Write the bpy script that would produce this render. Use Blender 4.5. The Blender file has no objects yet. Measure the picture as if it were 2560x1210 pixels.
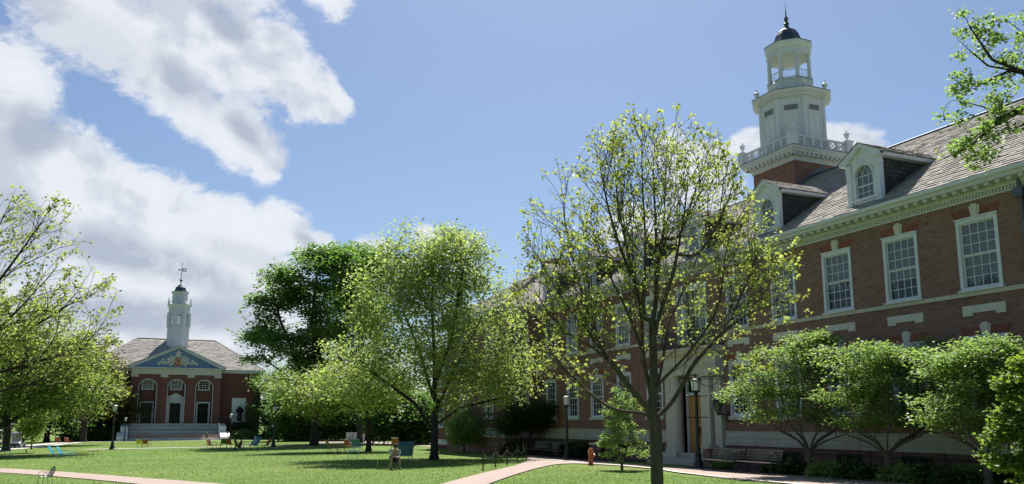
import bpy, bmesh, math, random
import numpy as np
from mathutils import Vector, Matrix
from math import radians as R, sin, cos, pi, sqrt, atan2, hypot
random.seed(7); rng = np.random.default_rng(11)
scene = bpy.context.scene
col = scene.collection

# ---------------------------------------------------------------- camera geometry
CX, CY, F = 1240.0, 735.0, 2030.0           # principal point and focal length, in pixels of the 2560 x 1210 photograph
TH, YAW, HC = math.atan(320/2030.0), R(23.4), 1.75
def ray(x, y):
    a = (x-CX)/F; b = -(y-CY)/F
    fwd = cos(TH)-b*sin(TH); up = sin(TH)+b*cos(TH)
    return Vector((a*cos(YAW)+fwd*sin(YAW), -a*sin(YAW)+fwd*cos(YAW), up)), a, fwd
def at_depth(x, y, d):                        # the point of that sight line d metres ahead
    r, a, f = ray(x, y); return Vector((0, 0, HC))+r*(d/f)
def at_x(x, y, X0):
    r, a, f = ray(x, y); return Vector((0, 0, HC))+r*(X0/r.x)
def sstep(a, b, v):
    t = min(1.0, max(0.0, (v-a)/(b-a))); return t*t*(3-2*t)
def tz(X, Y):                                 # height of the ground
    sl = 0.025*sstep(6, 34, Y)*(1-.8*sstep(60, 135, Y))*math.log1p(math.exp(min(40.0, (12-X)/2.0)))*2.0
    fa = 0.0085*math.log1p(math.exp(min(40.0, (min(Y, 175)-15)/4.0)))*4.0
    return -0.1-min(fa, 1.3)-min(sl, 2.6)
def ground(x, y):
    r, a, f = ray(x, y); z = -0.4
    for _ in range(40):
        t = (z-HC)/r.z; p = r*t; z = tz(p.x, p.y)
    return Vector((p.x, p.y, z))
def on_ground(X, Y): return Vector((X, Y, tz(X, Y)))
RIGHT = Vector((cos(YAW), -sin(YAW), 0)); FWD = Vector((sin(YAW), cos(YAW), 0))

# ---------------------------------------------------------------- objects
def tag(o, label=None, cat=None, group=None, kind=None):
    if label: o['label'] = label
    if cat: o['category'] = cat
    if group: o['group'] = group
    if kind: o['kind'] = kind
    return o
def thing(name, label, cat, loc=(0, 0, 0), rz=0.0, group=None):
    o = bpy.data.objects.new(name, None); o.empty_display_size = 0.2
    o.location = loc; o.rotation_euler = (0, 0, rz); col.objects.link(o)
    return tag(o, label, cat, group)
def kids(o): return [c for c in bpy.data.objects if c.parent == o]
def copy_tree(o, parent=None):
    c = o.copy(); col.objects.link(c); c.parent = parent
    for ch in kids(o): copy_tree(ch, c)
    return c
def dup(o, loc, rz, label, scale=None):
    c = copy_tree(o); c.location = loc; c.rotation_euler = (0, 0, rz); c['label'] = label
    if scale: c.scale = (scale,)*3
    return c

class MB:
    def __init__(s, T=None): s.v = []; s.f = []; s.m = []; s.T = T; s.mi = 0
    def p(s, *a):
        a = a[0] if len(a) == 1 else a
        if s.T: a = s.T(*a)
        s.v.append(tuple(a)); return len(s.v)-1
    def face(s, pts):
        s.f.append([s.p(*q) for q in pts]); s.m.append(s.mi)
    def fidx(s, idx): s.f.append(list(idx)); s.m.append(s.mi)
    def box(s, x0, x1, y0, y1, z0, z1):
        i = [s.p(x, y, z) for z in (z0, z1) for y in (y0, y1) for x in (x0, x1)]
        for q in ((0, 2, 3, 1), (4, 5, 7, 6), (0, 1, 5, 4), (2, 6, 7, 3), (0, 4, 6, 2), (1, 3, 7, 5)): s.fidx([i[k] for k in q])
    def prism(s, poly, a0, a1, axis=2):       # a polygon in the other two axes, drawn out along axis
        def mk(p, a):
            return (a, p[0], p[1]) if axis == 0 else (p[0], a, p[1]) if axis == 1 else (p[0], p[1], a)
        A = [s.p(*mk(p, a0)) for p in poly]; B = [s.p(*mk(p, a1)) for p in poly]; n = len(poly)
        for k in range(n): s.fidx((A[k], A[(k+1) % n], B[(k+1) % n], B[k]))
        s.fidx(A[::-1]); s.fidx(B)
    def tube(s, pts, rad, n=8, cap=True, closed=False):
        pts = [Vector(p) for p in pts]; N = len(pts)
        rad = [rad]*N if not hasattr(rad, '__len__') else rad
        rings = []; ref = None
        for k, p in enumerate(pts):
            t = (pts[min(k+1, N-1)]-pts[max(k-1, 0)])
            if closed: t = pts[(k+1) % N]-pts[k-1]
            t.normalize()
            if ref is None:
                ref = Vector((0, 0, 1)) if abs(t.z) < .9 else Vector((1, 0, 0))
            a = ref-t*ref.dot(t)
            if a.length < 1e-5: a = Vector((1, 0, 0))-t*t.x
            a.normalize(); b = t.cross(a); ref = a
            rings.append([s.p(*(p+(a*cos(2*pi*j/n)+b*sin(2*pi*j/n))*rad[k])) for j in range(n)])
        M = N if closed else N-1
        for k in range(M):
            A, B = rings[k], rings[(k+1) % N]
            for j in range(n): s.fidx((A[j], A[(j+1) % n], B[(j+1) % n], B[j]))
        if cap and not closed: s.fidx(rings[0][::-1]); s.fidx(rings[-1])
    def lathe(s, prof, n=16, c=(0, 0, 0), ph=0.0, cap=True):   # profile of (radius, z)
        rings = [[s.p(c[0]+r*cos(2*pi*j/n+ph), c[1]+r*sin(2*pi*j/n+ph), c[2]+z) for j in range(n)] for r, z in prof]
        for A, B in zip(rings, rings[1:]):
            for j in range(n): s.fidx((A[j], A[(j+1) % n], B[(j+1) % n], B[j]))
        if cap: s.fidx(rings[0][::-1]); s.fidx(rings[-1])
    def ball(s, c, r, n=10, m=7, rz=None):
        rz = rz or r
        prof = [(max(1e-3, r*sin(pi*k/m)), -rz*cos(pi*k/m)) for k in range(m+1)]
        s.lathe(prof, n, c)
    def build(s, name, mat, parent=None, smooth=False, fix=True, label=None):
        me = bpy.data.meshes.new(name); me.from_pydata(s.v, [], s.f)
        for mm in (mat if isinstance(mat, (list, tuple)) else [mat]): me.materials.append(mm)
        if isinstance(mat, (list, tuple)): me.polygons.foreach_set('material_index', s.m)
        if fix:
            bm = bmesh.new(); bm.from_mesh(me); bmesh.ops.recalc_face_normals(bm, faces=bm.faces); bm.to_mesh(me); bm.free()
        if smooth:
            me.polygons.foreach_set('use_smooth', [True]*len(me.polygons))
            try: me.set_sharp_from_angle(angle=R(40))
            except Exception: pass
        me.update()
        o = bpy.data.objects.new(name, me); col.objects.link(o)
        if parent: o.parent = parent
        if label: o['label'] = label
        return o

def np_mesh(name, V, Q, mat, parent=None, smooth=False):       # quads from numpy
    me = bpy.data.meshes.new(name); nv, nf = len(V), len(Q)
    me.vertices.add(nv); me.vertices.foreach_set('co', np.asarray(V, np.float32).ravel())
    k = Q.shape[1]
    me.loops.add(nf*k); me.loops.foreach_set('vertex_index', np.asarray(Q, np.int32).ravel())
    me.polygons.add(nf); me.polygons.foreach_set('loop_start', np.arange(0, nf*k, k, dtype=np.int32))
    me.polygons.foreach_set('loop_total', np.full(nf, k, np.int32))
    if smooth: me.polygons.foreach_set('use_smooth', np.ones(nf, bool))
    me.materials.append(mat); me.update(); me.validate()
    o = bpy.data.objects.new(name, me); col.objects.link(o)
    if parent: o.parent = parent
    return o

# ---------------------------------------------------------------- materials
class NT:
    def __init__(s, tree): s.t = tree; s.n = tree.nodes; s.l = tree.links
    def add(s, typ, **kw):
        nd = s.n.new(typ)
        for k, v in kw.items():
            if k.startswith('i_'):
                key = k[2:]; key = int(key) if key.isdigit() else key
                s.set(nd.inputs[key], v)
            else: setattr(nd, k, v)
        return nd
    def set(s, sock, v):
        if isinstance(v, bpy.types.NodeSocket): s.l.new(v, sock)
        elif hasattr(v, '__len__') and not isinstance(v, str) and len(v) == 3 and sock.type == 'RGBA': sock.default_value = (*v, 1)
        else: sock.default_value = v
    def math(s, op, a, b=None, c=None, clamp=False):
        nd = s.n.new('ShaderNodeMath'); nd.operation = op; nd.use_clamp = clamp
        for k, v in enumerate((a, b, c)):
            if v is not None: s.set(nd.inputs[k], v)
        return nd.outputs[0]
    def mix(s, f, a, b, mode='MIX'):
        nd = s.n.new('ShaderNodeMix'); nd.data_type = 'RGBA'; nd.blend_type = mode
        s.set(nd.inputs[0], f); s.set(nd.inputs[6], a); s.set(nd.inputs[7], b); return nd.outputs[2]
    def ramp(s, f, stops):
        nd = s.n.new('ShaderNodeValToRGB'); e = nd.color_ramp.elements
        while len(e) < len(stops): e.new(0.5)
        for k, (p, c) in enumerate(stops): e[k].position = p; e[k].color = (*c, 1) if hasattr(c, '__len__') else (c, c, c, 1)
        s.set(nd.inputs[0], f); return nd.outputs[0]
    def noise(s, vec, scale, detail=4, rough=.55, dist=0.0, out=0):
        nd = s.n.new('ShaderNodeTexNoise'); nd.inputs['Scale'].default_value = scale; nd.inputs['Detail'].default_value = detail
        nd.inputs['Roughness'].default_value = rough; nd.inputs['Distortion'].default_value = dist
        if vec is not None: s.l.new(vec, nd.inputs['Vector'])
        return nd.outputs[out]
    def pos(s): return s.n.new('ShaderNodeNewGeometry').outputs['Position']
    def obj(s): return s.n.new('ShaderNodeTexCoord').outputs['Object']
    def island(s): return s.n.new('ShaderNodeNewGeometry').outputs['Random Per Island']
    def bump(s, h, st=.3, d=.02):
        nd = s.n.new('ShaderNodeBump'); nd.inputs['Strength'].default_value = st; nd.inputs['Distance'].default_value = d
        s.l.new(h, nd.inputs['Height']); return nd.outputs[0]
def mat(name):
    m = bpy.data.materials.new(name); m.use_nodes = True
    m.node_tree.nodes.clear(); t = NT(m.node_tree)
    out = t.add('ShaderNodeOutputMaterial'); b = t.add('ShaderNodeBsdfPrincipled')
    t.l.new(b.outputs[0], out.inputs[0]); t.b = b; t.out = out
    return m, t
def sock(t, name, v): t.set(t.b.inputs[name], v)
def simple(name, c, rough=.6, var=.12, scale=6.0, metal=0.0, bump=0.0, spec=.5, space='obj'):
    m, t = mat(name); v = t.obj() if space == 'obj' else t.pos()
    n = t.noise(v, scale, 5); n2 = t.noise(v, scale*.17, 3)
    f = t.math('ADD', t.math('MULTIPLY', n, .6), t.math('MULTIPLY', n2, .6))
    d = tuple(max(0, x*(1-var*1.6)) for x in c); l = tuple(min(1, x*(1+var)) for x in c)
    sock(t, 'Base Color', t.ramp(f, [(.3, d), (.75, l)])); sock(t, 'Roughness', rough); sock(t, 'Metallic', metal)
    sock(t, 'Specular IOR Level', spec)
    if bump: sock(t, 'Normal', t.bump(n, bump, .01))
    return m
def uv_wall(t, vs=1.0):                       # u runs along either wall direction, v is the height
    s = t.add('ShaderNodeSeparateXYZ', i_0=t.pos())
    c = t.add('ShaderNodeCombineXYZ'); t.l.new(t.math('ADD', s.outputs[0], s.outputs[1]), c.inputs[0])
    t.l.new(t.math('MULTIPLY', s.outputs[2], vs), c.inputs[1]); return c.outputs[0], s
def brick_mat(name, c1, c2, mortar, w=.215, h=.075, rot=False, dirt=.35):
    m, t = mat(name); uv, s = uv_wall(t)
    if rot:
        q = t.add('ShaderNodeMapping'); t.l.new(uv, q.inputs[0]); q.inputs['Rotation'].default_value = (0, 0, R(90)); uv = q.outputs[0]
    b = t.add('ShaderNodeTexBrick'); t.l.new(uv, b.inputs['Vector'])
    b.inputs['Scale'].default_value = 1; b.inputs['Mortar Size'].default_value = .007; b.inputs['Mortar Smooth'].default_value = .3
    b.inputs['Brick Width'].default_value = w; b.inputs['Row Height'].default_value = h; b.inputs['Bias'].default_value = -.1
    t.set(b.inputs['Color1'], c1); t.set(b.inputs['Color2'], c2); t.set(b.inputs['Mortar'], mortar)
    # single dark headers and tonal drift over the wall
    v2 = t.add('ShaderNodeMapping'); t.l.new(uv, v2.inputs[0]); v2.inputs['Scale'].default_value = (1/w, 1/h, 1)
    wn = t.add('ShaderNodeTexWhiteNoise'); fl = t.add('ShaderNodeVectorMath', operation='FLOOR'); t.l.new(v2.outputs[0], fl.inputs[0]); t.l.new(fl.outputs[0], wn.inputs[0])
    dark = t.math('GREATER_THAN', wn.outputs[0], .86)
    cc = t.mix(t.math('MULTIPLY', dark, .28), b.outputs[0], (.05, .03, .028))
    n = t.noise(t.pos(), .45, 6, .6); n2 = t.noise(t.pos(), 3.0, 4)
    cc = t.mix(t.math('MULTIPLY', t.ramp(n, [(.35, 0), (.75, 1)]), dirt), cc, tuple(x*.55 for x in c1))
    cc = t.mix(t.math('MULTIPLY', t.ramp(n2, [(.5, 0), (.8, 1)]), .12), cc, (.34, .24, .20))
    sock(t, 'Base Color', cc); sock(t, 'Roughness', .9); sock(t, 'Specular IOR Level', .25)
    sock(t, 'Normal', t.bump(b.outputs[1], -.5, .01)); return m
def stone_mat(name, c, bw=1.2, bh=.45, joint=True, stain=.35, rough=.85):
    m, t = mat(name); uv, s = uv_wall(t); v = t.pos()
    st = t.add('ShaderNodeMapping'); t.l.new(v, st.inputs[0]); st.inputs['Scale'].default_value = (2.2, 2.2, .35)
    n = t.noise(st.outputs[0], 1.3, 6, .6); n2 = t.noise(v, 9, 4)
    cc = t.ramp(n2, [(.3, tuple(x*.88 for x in c)), (.7, tuple(min(1, x*1.06) for x in c))])
    cc = t.mix(t.math('MULTIPLY', t.ramp(n, [(.48, 0), (.78, 1)]), stain), cc, tuple(x*y for x, y in zip(c, (.52, .48, .42))))
    if joint:
        b = t.add('ShaderNodeTexBrick'); t.l.new(uv, b.inputs['Vector']); b.inputs['Scale'].default_value = 1
        b.inputs['Mortar Size'].default_value = .006; b.inputs['Brick Width'].default_value = bw; b.inputs['Row Height'].default_value = bh
        t.set(b.inputs['Color1'], (1, 1, 1)); t.set(b.inputs['Color2'], (.86, .86, .86)); t.set(b.inputs['Mortar'], (.45, .43, .4))
        cc = t.mix(1.0, cc, b.outputs[0], 'MULTIPLY')
    sock(t, 'Base Color', cc); sock(t, 'Roughness', rough); sock(t, 'Specular IOR Level', .3)
    sock(t, 'Normal', t.bump(n2, .15, .01)); return m
def slate_mat(name, cs, isl=True):
    m, t = mat(name); v = t.pos()
    r = t.island() if isl else None
    if not isl:
        uv, s = uv_wall(t, 1.0); b = t.add('ShaderNodeTexBrick'); t.l.new(uv, b.inputs['Vector']); b.inputs['Scale'].default_value = 1
        b.inputs['Brick Width'].default_value = .28; b.inputs['Row Height'].default_value = .16; b.inputs['Mortar Size'].default_value = .008
        t.set(b.inputs['Color1'], (0, 0, 0)); t.set(b.inputs['Color2'], (1, 1, 1)); t.set(b.inputs['Mortar'], (.5, .5, .5)); r = b.outputs[0]
    cc = t.ramp(r, [(0, cs[0]), (.35, cs[1]), (.7, cs[2]), (1, cs[3])])
    n = t.noise(v, 7, 5); n3 = t.noise(v, .5, 4)
    cc = t.mix(t.math('MULTIPLY', n, .45), cc, tuple(x*.55 for x in cs[1]))
    cc = t.mix(t.math('MULTIPLY', t.ramp(n3, [(.45, 0), (.7, 1)]), .35), cc, cs[3])
    if not isl: cc = t.mix(t.math('MULTIPLY', b.outputs[1], .8), cc, (.02, .02, .022))
    sock(t, 'Base Color', cc); sock(t, 'Roughness', .85); sock(t, 'Specular IOR Level', .12)
    sock(t, 'Normal', t.bump(n, .25, .01)); return m
def glass_mat(name, blind, dark, th=.5, vs=.8):
    m, t = mat(name); s = t.add('ShaderNodeSeparateXYZ', i_0=t.pos()); n = t.noise(t.pos(), 1.6, 4, .6, .6)
    f = t.ramp(n, [(th-.06, 0), (th+.06, 1)])
    n2 = t.noise(t.pos(), .9, 2)
    b2 = t.mix(n2, blind, tuple(x*.55 for x in blind))
    sock(t, 'Base Color', t.mix(f, dark, b2)); sock(t, 'Roughness', .07); sock(t, 'Specular IOR Level', .6)
    w = t.noise(t.pos(), 5, 2); sock(t, 'Normal', t.bump(w, .06, .02)); return m
def leaf_mat(name, a, b, c, tr=.5, trc=None, rough=.5):
    m, t = mat(name); r = t.island(); n = t.noise(t.pos(), .7, 3)
    cc = t.ramp(t.math('ADD', t.math('MULTIPLY', r, .7), t.math('MULTIPLY', n, .4), clamp=True), [(.1, a), (.5, b), (.95, c)])
    sock(t, 'Base Color', cc); sock(t, 'Roughness', rough); sock(t, 'Specular IOR Level', .35)
    tl = t.add('ShaderNodeBsdfTranslucent'); t.l.new(t.mix(1.0, cc, trc or (1.6, 1.5, .7), 'MULTIPLY'), tl.inputs[0])
    mx = t.add('ShaderNodeMixShader'); mx.inputs[0].default_value = tr
    t.l.new(t.b.outputs[0], mx.inputs[1]); t.l.new(tl.outputs[0], mx.inputs[2]); t.l.new(mx.outputs[0], t.out.inputs[0]); return m
def bark_mat(name, a, b, sc=14):
    m, t = mat(name); q = t.add('ShaderNodeMapping'); t.l.new(t.pos(), q.inputs[0]); q.inputs['Scale'].default_value = (1, 1, .22)
    n = t.noise(q.outputs[0], sc, 6, .65, .4); n2 = t.noise(t.pos(), 1.5, 3)
    cc = t.mix(t.math('MULTIPLY', n2, .5), t.ramp(n, [(.3, a), (.7, b)]), tuple(x*1.2 for x in b))
    sock(t, 'Base Color', cc); sock(t, 'Roughness', .95); sock(t, 'Specular IOR Level', .15); sock(t, 'Normal', t.bump(n, .7, .02)); return m

M = {}
M['brick'] = brick_mat('red_brick', (.265, .132, .102), (.185, .096, .076), (.25, .21, .185))
M['brick_fan'] = brick_mat('brick_lintel', (.22, .075, .052), (.14, .05, .038), (.17, .13, .115), rot=True)
M['brick_far'] = brick_mat('dark_red_brick', (.215, .082, .062), (.155, .062, .050), (.19, .13, .11), w=.3, h=.1, dirt=.25)
M['tower_brick'] = brick_mat('tower_brick', (.26, .115, .085), (.18, .08, .06), (.24, .19, .165))
def paint_mat(name, c, streak):
    m, t = mat(name); q = t.add('ShaderNodeMapping'); t.l.new(t.pos(), q.inputs[0]); q.inputs['Scale'].default_value = (5, 5, .5)
    n = t.noise(q.outputs[0], 1.6, 6, .65); n2 = t.noise(t.pos(), .8, 4); n3 = t.noise(t.pos(), 14, 4)
    cc = t.mix(t.math('MULTIPLY', t.ramp(n, [(.46, 0), (.74, 1)]), streak), c, tuple(x*y for x, y in zip(c, (.62, .60, .55))))
    cc = t.mix(t.math('MULTIPLY', n2, .22), cc, tuple(x*.78 for x in c)); cc = t.mix(t.math('MULTIPLY', t.ramp(n3, [(.58, 0), (.8, 1)]), .25), cc, tuple(x*.6 for x in c))
    sock(t, 'Base Color', cc); sock(t, 'Roughness', .55); sock(t, 'Specular IOR Level', .35); sock(t, 'Normal', t.bump(n3, .12, .01)); return m
M['white'] = paint_mat('white_paint', (.645, .655, .715), .4)
M['white_old'] = paint_mat('weathered_white_paint', (.575, .585, .63), .45)
M['stone'] = stone_mat('limestone', (.50, .47, .41), 1.6, .42, True, .45)
M['stone_plain'] = stone_mat('smooth_limestone', (.53, .50, .43), joint=False, stain=.45)
M['key'] = stone_mat('keystone_marble', (.60, .57, .50), joint=False, stain=.25)
M['slate'] = slate_mat('weathered_slate', [(.27, .25, .225), (.315, .293, .263), (.35, .325, .295), (.40, .372, .335)])
M['slate_far'] = slate_mat('mottled_slate', [(.27, .255, .25), (.36, .34, .315), (.42, .38, .33), (.48, .455, .42)])
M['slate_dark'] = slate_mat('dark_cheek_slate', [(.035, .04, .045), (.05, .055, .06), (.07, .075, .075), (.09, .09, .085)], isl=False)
M['lead'] = simple('dull_lead', (.12, .14, .16), .45, .25, 3.0, metal=.6)
M['copper'] = simple('dark_patinated_copper', (.09, .105, .11), .4, .35, 4.0, metal=.7)
def blind_reflection_glass(name):
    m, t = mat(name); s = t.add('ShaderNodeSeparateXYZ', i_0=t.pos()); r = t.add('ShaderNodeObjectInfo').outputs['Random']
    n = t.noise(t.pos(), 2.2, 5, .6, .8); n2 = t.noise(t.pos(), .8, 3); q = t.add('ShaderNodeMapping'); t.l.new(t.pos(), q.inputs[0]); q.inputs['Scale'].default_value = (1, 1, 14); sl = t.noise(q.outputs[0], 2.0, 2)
    edge = t.math('ADD', t.math('ADD', 6.1, t.math('MULTIPLY', r, 1.0)), t.math('MULTIPLY', t.math('SUBTRACT', n, .5), 2.2))  # blind edge broken by noise, painting tree reflections into the glass
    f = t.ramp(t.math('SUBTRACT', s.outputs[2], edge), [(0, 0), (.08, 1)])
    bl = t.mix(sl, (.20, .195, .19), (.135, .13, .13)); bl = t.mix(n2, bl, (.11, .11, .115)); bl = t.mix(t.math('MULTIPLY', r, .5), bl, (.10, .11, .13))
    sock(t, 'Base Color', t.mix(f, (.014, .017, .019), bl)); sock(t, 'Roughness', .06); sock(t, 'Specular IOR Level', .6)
    w = t.noise(t.pos(), 4, 2); sock(t, 'Normal', t.bump(w, .08, .02)); return m
M['pane'] = blind_reflection_glass('window_glass')
M['pane_dark'] = glass_mat('dark_window_glass', (.07, .075, .08), (.012, .015, .018), .56)
M['pane_door'] = glass_mat('door_glass', (.012, .022, .02), (.006, .009, .009), .5); M['pane_door'].node_tree.nodes['Principled BSDF'].inputs['Specular IOR Level'].default_value = .15
M['iron'] = simple('black_iron', (.016, .017, .019), .38, .3, 8.0, metal=.2)
M['wood_door'] = simple('varnished_oak', (.42, .21, .06), .4, .18, 3.0)
M['blue'] = simple('pediment_blue', (.13, .225, .385), .6, .08, 1.0)
M['concrete'] = simple('pale_concrete', (.52, .49, .43), .85, .14, 1.2, bump=.1, space='pos')
M['step'] = simple('marble_steps', (.56, .54, .50), .7, .16, .8, space='pos')
M['step_shade'] = simple('shade_grey_steps', (.34, .33, .31), .8, .2, .8, space='pos')  # darker grey that paints the shade bands of the flight
M['step_brick'] = simple('pink_brick_landing', (.44, .27, .21), .8, .14, 2.0, space='pos')
M['cheek'] = simple('white_marble', (.80, .79, .76), .55, .06, .8, space='pos')
M['bronze'] = simple('dark_bronze', (.02, .019, .018), .4, .3, 3.0, metal=.6)
M['bark'] = bark_mat('grey_brown_bark', (.035, .028, .022), (.105, .086, .066))
M['bark_dark'] = bark_mat('dark_bark', (.018, .015, .013), (.055, .046, .038))
M['bark_pale'] = bark_mat('pale_dogwood_bark', (.05, .044, .036), (.125, .11, .09), 20)
M['leaf_maple'] = leaf_mat('young_maple_leaf', (.18, .24, .065), (.27, .33, .095), (.37, .415, .155), .6, (1.3, 1.3, .8))
M['leaf_mid'] = leaf_mat('fresh_elm_leaf', (.175, .245, .082), (.25, .325, .11), (.34, .405, .15), .6, (1.35, 1.38, .9))
M['leaf_dark'] = leaf_mat('deep_green_leaf', (.07, .14, .047), (.108, .19, .063), (.155, .245, .088), .56, (1.3, 1.5, .6))
M['leaf_dog'] = leaf_mat('dogwood_leaf', (.14, .225, .075), (.205, .30, .10), (.29, .375, .14), .58, (1.25, 1.35, .8))
M['leaf_left'] = leaf_mat('spring_oak_leaf', (.13, .20, .055), (.195, .27, .075), (.275, .345, .11), .56, (1.3, 1.3, .8))
M['leaf_olive'] = leaf_mat('olive_leaf', (.075, .085, .025), (.115, .12, .035), (.15, .15, .05), .42)
M['leaf_bright'] = leaf_mat('glossy_bright_leaf', (.085, .165, .03), (.14, .24, .045), (.21, .30, .075), .48, rough=.55)
M['leaf_hedge'] = leaf_mat('clipped_hedge_leaf', (.02, .05, .012), (.04, .085, .02), (.075, .13, .03), .25, rough=.4)
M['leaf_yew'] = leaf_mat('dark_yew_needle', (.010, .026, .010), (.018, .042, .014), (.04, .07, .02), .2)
M['leaf_yew_lit'] = leaf_mat('sunlit_yew_needle', (.05, .075, .014), (.085, .11, .02), (.15, .165, .03), .3)  # brighter copy of the yew needle, sunlight put into its colour
M['petal'] = leaf_mat('magenta_petal', (.30, .06, .22), (.38, .09, .28), (.45, .14, .34), .4, (1, 1, 1))
# ---------------------------------------------------------------- camera, sun, sky
cam = bpy.data.cameras.new('camera'); camo = bpy.data.objects.new('camera', cam); col.objects.link(camo)
cam.sensor_width = 36; cam.lens = 36*F/2560; cam.shift_x = (1280-CX)/2560; cam.shift_y = (CY-605)/2560
cam.clip_start = .1; cam.clip_end = 4000
camo.location = (0, 0, HC); camo.rotation_euler = (pi/2+TH, 0, -YAW); scene.camera = camo
SUN_AZ, SUN_EL = R(29), R(56)                  # azimuth from +Y towards +X
sd = bpy.data.lights.new('sun', 'SUN'); so = bpy.data.objects.new('sun', sd); col.objects.link(so)
sd.energy = 4.5; sd.angle = R(.53); sd.color = (1, .955, .88)
sdir = Vector((sin(SUN_AZ)*cos(SUN_EL), cos(SUN_AZ)*cos(SUN_EL), sin(SUN_EL)))
so.rotation_euler = sdir.to_track_quat('Z', 'Y').to_euler(); so.location = (20, 40, 60)

w = bpy.data.worlds.new('World'); scene.world = w; w.use_nodes = True
w.node_tree.nodes.clear(); t = NT(w.node_tree)
sky = t.add('ShaderNodeTexSky', sky_type='NISHITA', sun_disc=False); sky.sun_elevation = SUN_EL; sky.sun_rotation = SUN_AZ
sky.air_density = 1.0; sky.dust_density = .9; sky.ozone_density = 2.2
d = t.add('ShaderNodeTexCoord').outputs['Generated']; s = t.add('ShaderNodeSeparateXYZ', i_0=d)
X, Y, Z = s.outputs
rr = t.math('SUBTRACT', t.math('MULTIPLY', X, cos(YAW)), t.math('MULTIPLY', Y, sin(YAW)))
ff = t.math('ADD', t.math('MULTIPLY', X, sin(YAW)), t.math('MULTIPLY', Y, cos(YAW)))
U = t.math('ARCTAN2', rr, ff); V = t.math('ARCSINE', Z)           # azimuth and elevation over the compass
P = t.add('ShaderNodeCombineXYZ'); t.l.new(U, P.inputs[0]); t.l.new(t.math('MULTIPLY', V, 1.15), P.inputs[1]); P = P.outputs[0]
def ang(x, y):
    r, a, f = ray(x, y); return atan2(r.dot(RIGHT), r.dot(FWD)), math.asin(r.z/r.length)
fields = []
def puff(x, y, a, b, rot, amp=1.0):
    u, v = ang(x, y); a /= 2030.; b /= 2030.; c_, s_ = cos(R(rot)), sin(R(rot))
    du = t.math('SUBTRACT', U, u); dv = t.math('SUBTRACT', V, v)
    p = t.math('DIVIDE', t.math('SUBTRACT', t.math('MULTIPLY', du, c_), t.math('MULTIPLY', dv, s_)), a)
    q = t.math('DIVIDE', t.math('ADD', t.math('MULTIPLY', du, s_), t.math('MULTIPLY', dv, c_)), b)
    r2 = t.math('ADD', t.math('MULTIPLY', p, p), t.math('MULTIPLY', q, q))
    fields.append(t.math('MULTIPLY', t.math('SUBTRACT', 1.0, t.math('SQRT', r2)), amp))
for a in ((330, 60, 330, 120, 12), (500, 120, 260, 130, 25), (680, 150, 170, 105, 38), (800, 235, 95, 52, 40), (600, 330, 150, 90, 40), (450, 235, 190, 85, 25), (665, 410, 60, 55, 50), (560, -40, 160, 80, 10),
          (-20, 260, 130, 150, 40), (60, 400, 150, 110, 40), (220, 430, 170, 100, 30), (400, 520, 190, 95, 26), (580, 580, 170, 90, 22), (715, 560, 95, 68, 20), (780, 620, 90, 55, 25), (250, 600, 330, 140, 10), (500, 690, 330, 110, 6), (230, 760, 330, 130, 0), (560, 800, 240, 70, 0), (400, 850, 520, 75, 0), (-300, 500, 350, 400, 0),
          (825, -5, 60, 80, -70, .8), (1066, 588, 40, 34, 0, .75), (935, 625, 70, 44, 20, .8), (1870, 355, 65, 42, -20, .85), (2110, 350, 105, 46, 15, .85),
          (1755, 450, 140, 105, 30, .85), (1640, 590, 180, 80, 0, .7), (3400, 300, 500, 200, 0, .6)): puff(*a)
edges = list(fields); fields.clear()
for a in ((250, 110, 260, 85, 16), (430, 190, 150, 70, 30), (120, 20, 90, 50, 0), (560, 60, 110, 40, 30), (610, 330, 90, 40, 40), (330, 640, 330, 62, 10), (90, 560, 170, 80, 20), (620, 640, 150, 42, 14), (300, 780, 360, 60, 0), (90, 330, 60, 70, 40), (760, 600, 40, 25, 20), (-300, 500, 250, 300, 0), (1700, 560, 110, 40, 0)): puff(*a)
gm = fields[0]
for g in fields[1:]: gm = t.math('SMOOTH_MAX', gm, g, .25)
fields = edges
fm = fields[0]
for g in fields[1:]: fm = t.math('SMOOTH_MAX', fm, g, .18)
def shift(vec, o):
    n = t.add('ShaderNodeVectorMath', operation='ADD'); t.l.new(vec, n.inputs[0]); t.set(n.inputs[1], o); return n.outputs[0]
def fbm(vec): return t.noise(vec, 8.0, 11, .57, .25)
wq = t.noise(P, 3.2, 4, .5, out=1)                 # billow warp
wv = t.add('ShaderNodeVectorMath', operation='MULTIPLY_ADD'); t.l.new(wq, wv.inputs[0]); wv.inputs[1].default_value = (.10, .10, 0); wv.inputs[2].default_value = (-.05, -.05, 0)
PW = t.add('ShaderNodeVectorMath', operation='ADD'); t.l.new(P, PW.inputs[0]); t.l.new(wv.outputs[0], PW.inputs[1]); PW = PW.outputs[0]
nA = fbm(PW); nB = fbm(shift(PW, (.014, .024, 0))); nL = t.noise(P, 4.5, 4, .5); nF = t.noise(PW, 30, 9, .68, .3)
nS = t.noise(PW, 4.2, 6, .55); nS2 = t.noise(shift(PW, (.03, .05, 0)), 4.2, 6, .55)
dens = t.math('ADD', fm, t.math('ADD', t.math('MULTIPLY', t.math('SUBTRACT', nA, .5), 1.35), t.math('MULTIPLY', t.math('SUBTRACT', nF, .5), .62)))
alpha = t.ramp(dens, [(0.0, 0), (.10, .35), (.26, .93), (.42, 1)])
mp = t.add('ShaderNodeMapping'); t.l.new(PW, mp.inputs[0]); mp.inputs['Rotation'].default_value = (0, 0, R(28)); mp.inputs['Scale'].default_value = (1, 2.3, 1)
nW = t.noise(mp.outputs[0], 13, 8, .66, .9)
dens = t.math('ADD', dens, t.math('MULTIPLY', t.math('SUBTRACT', nW, .5), .85))
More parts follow.
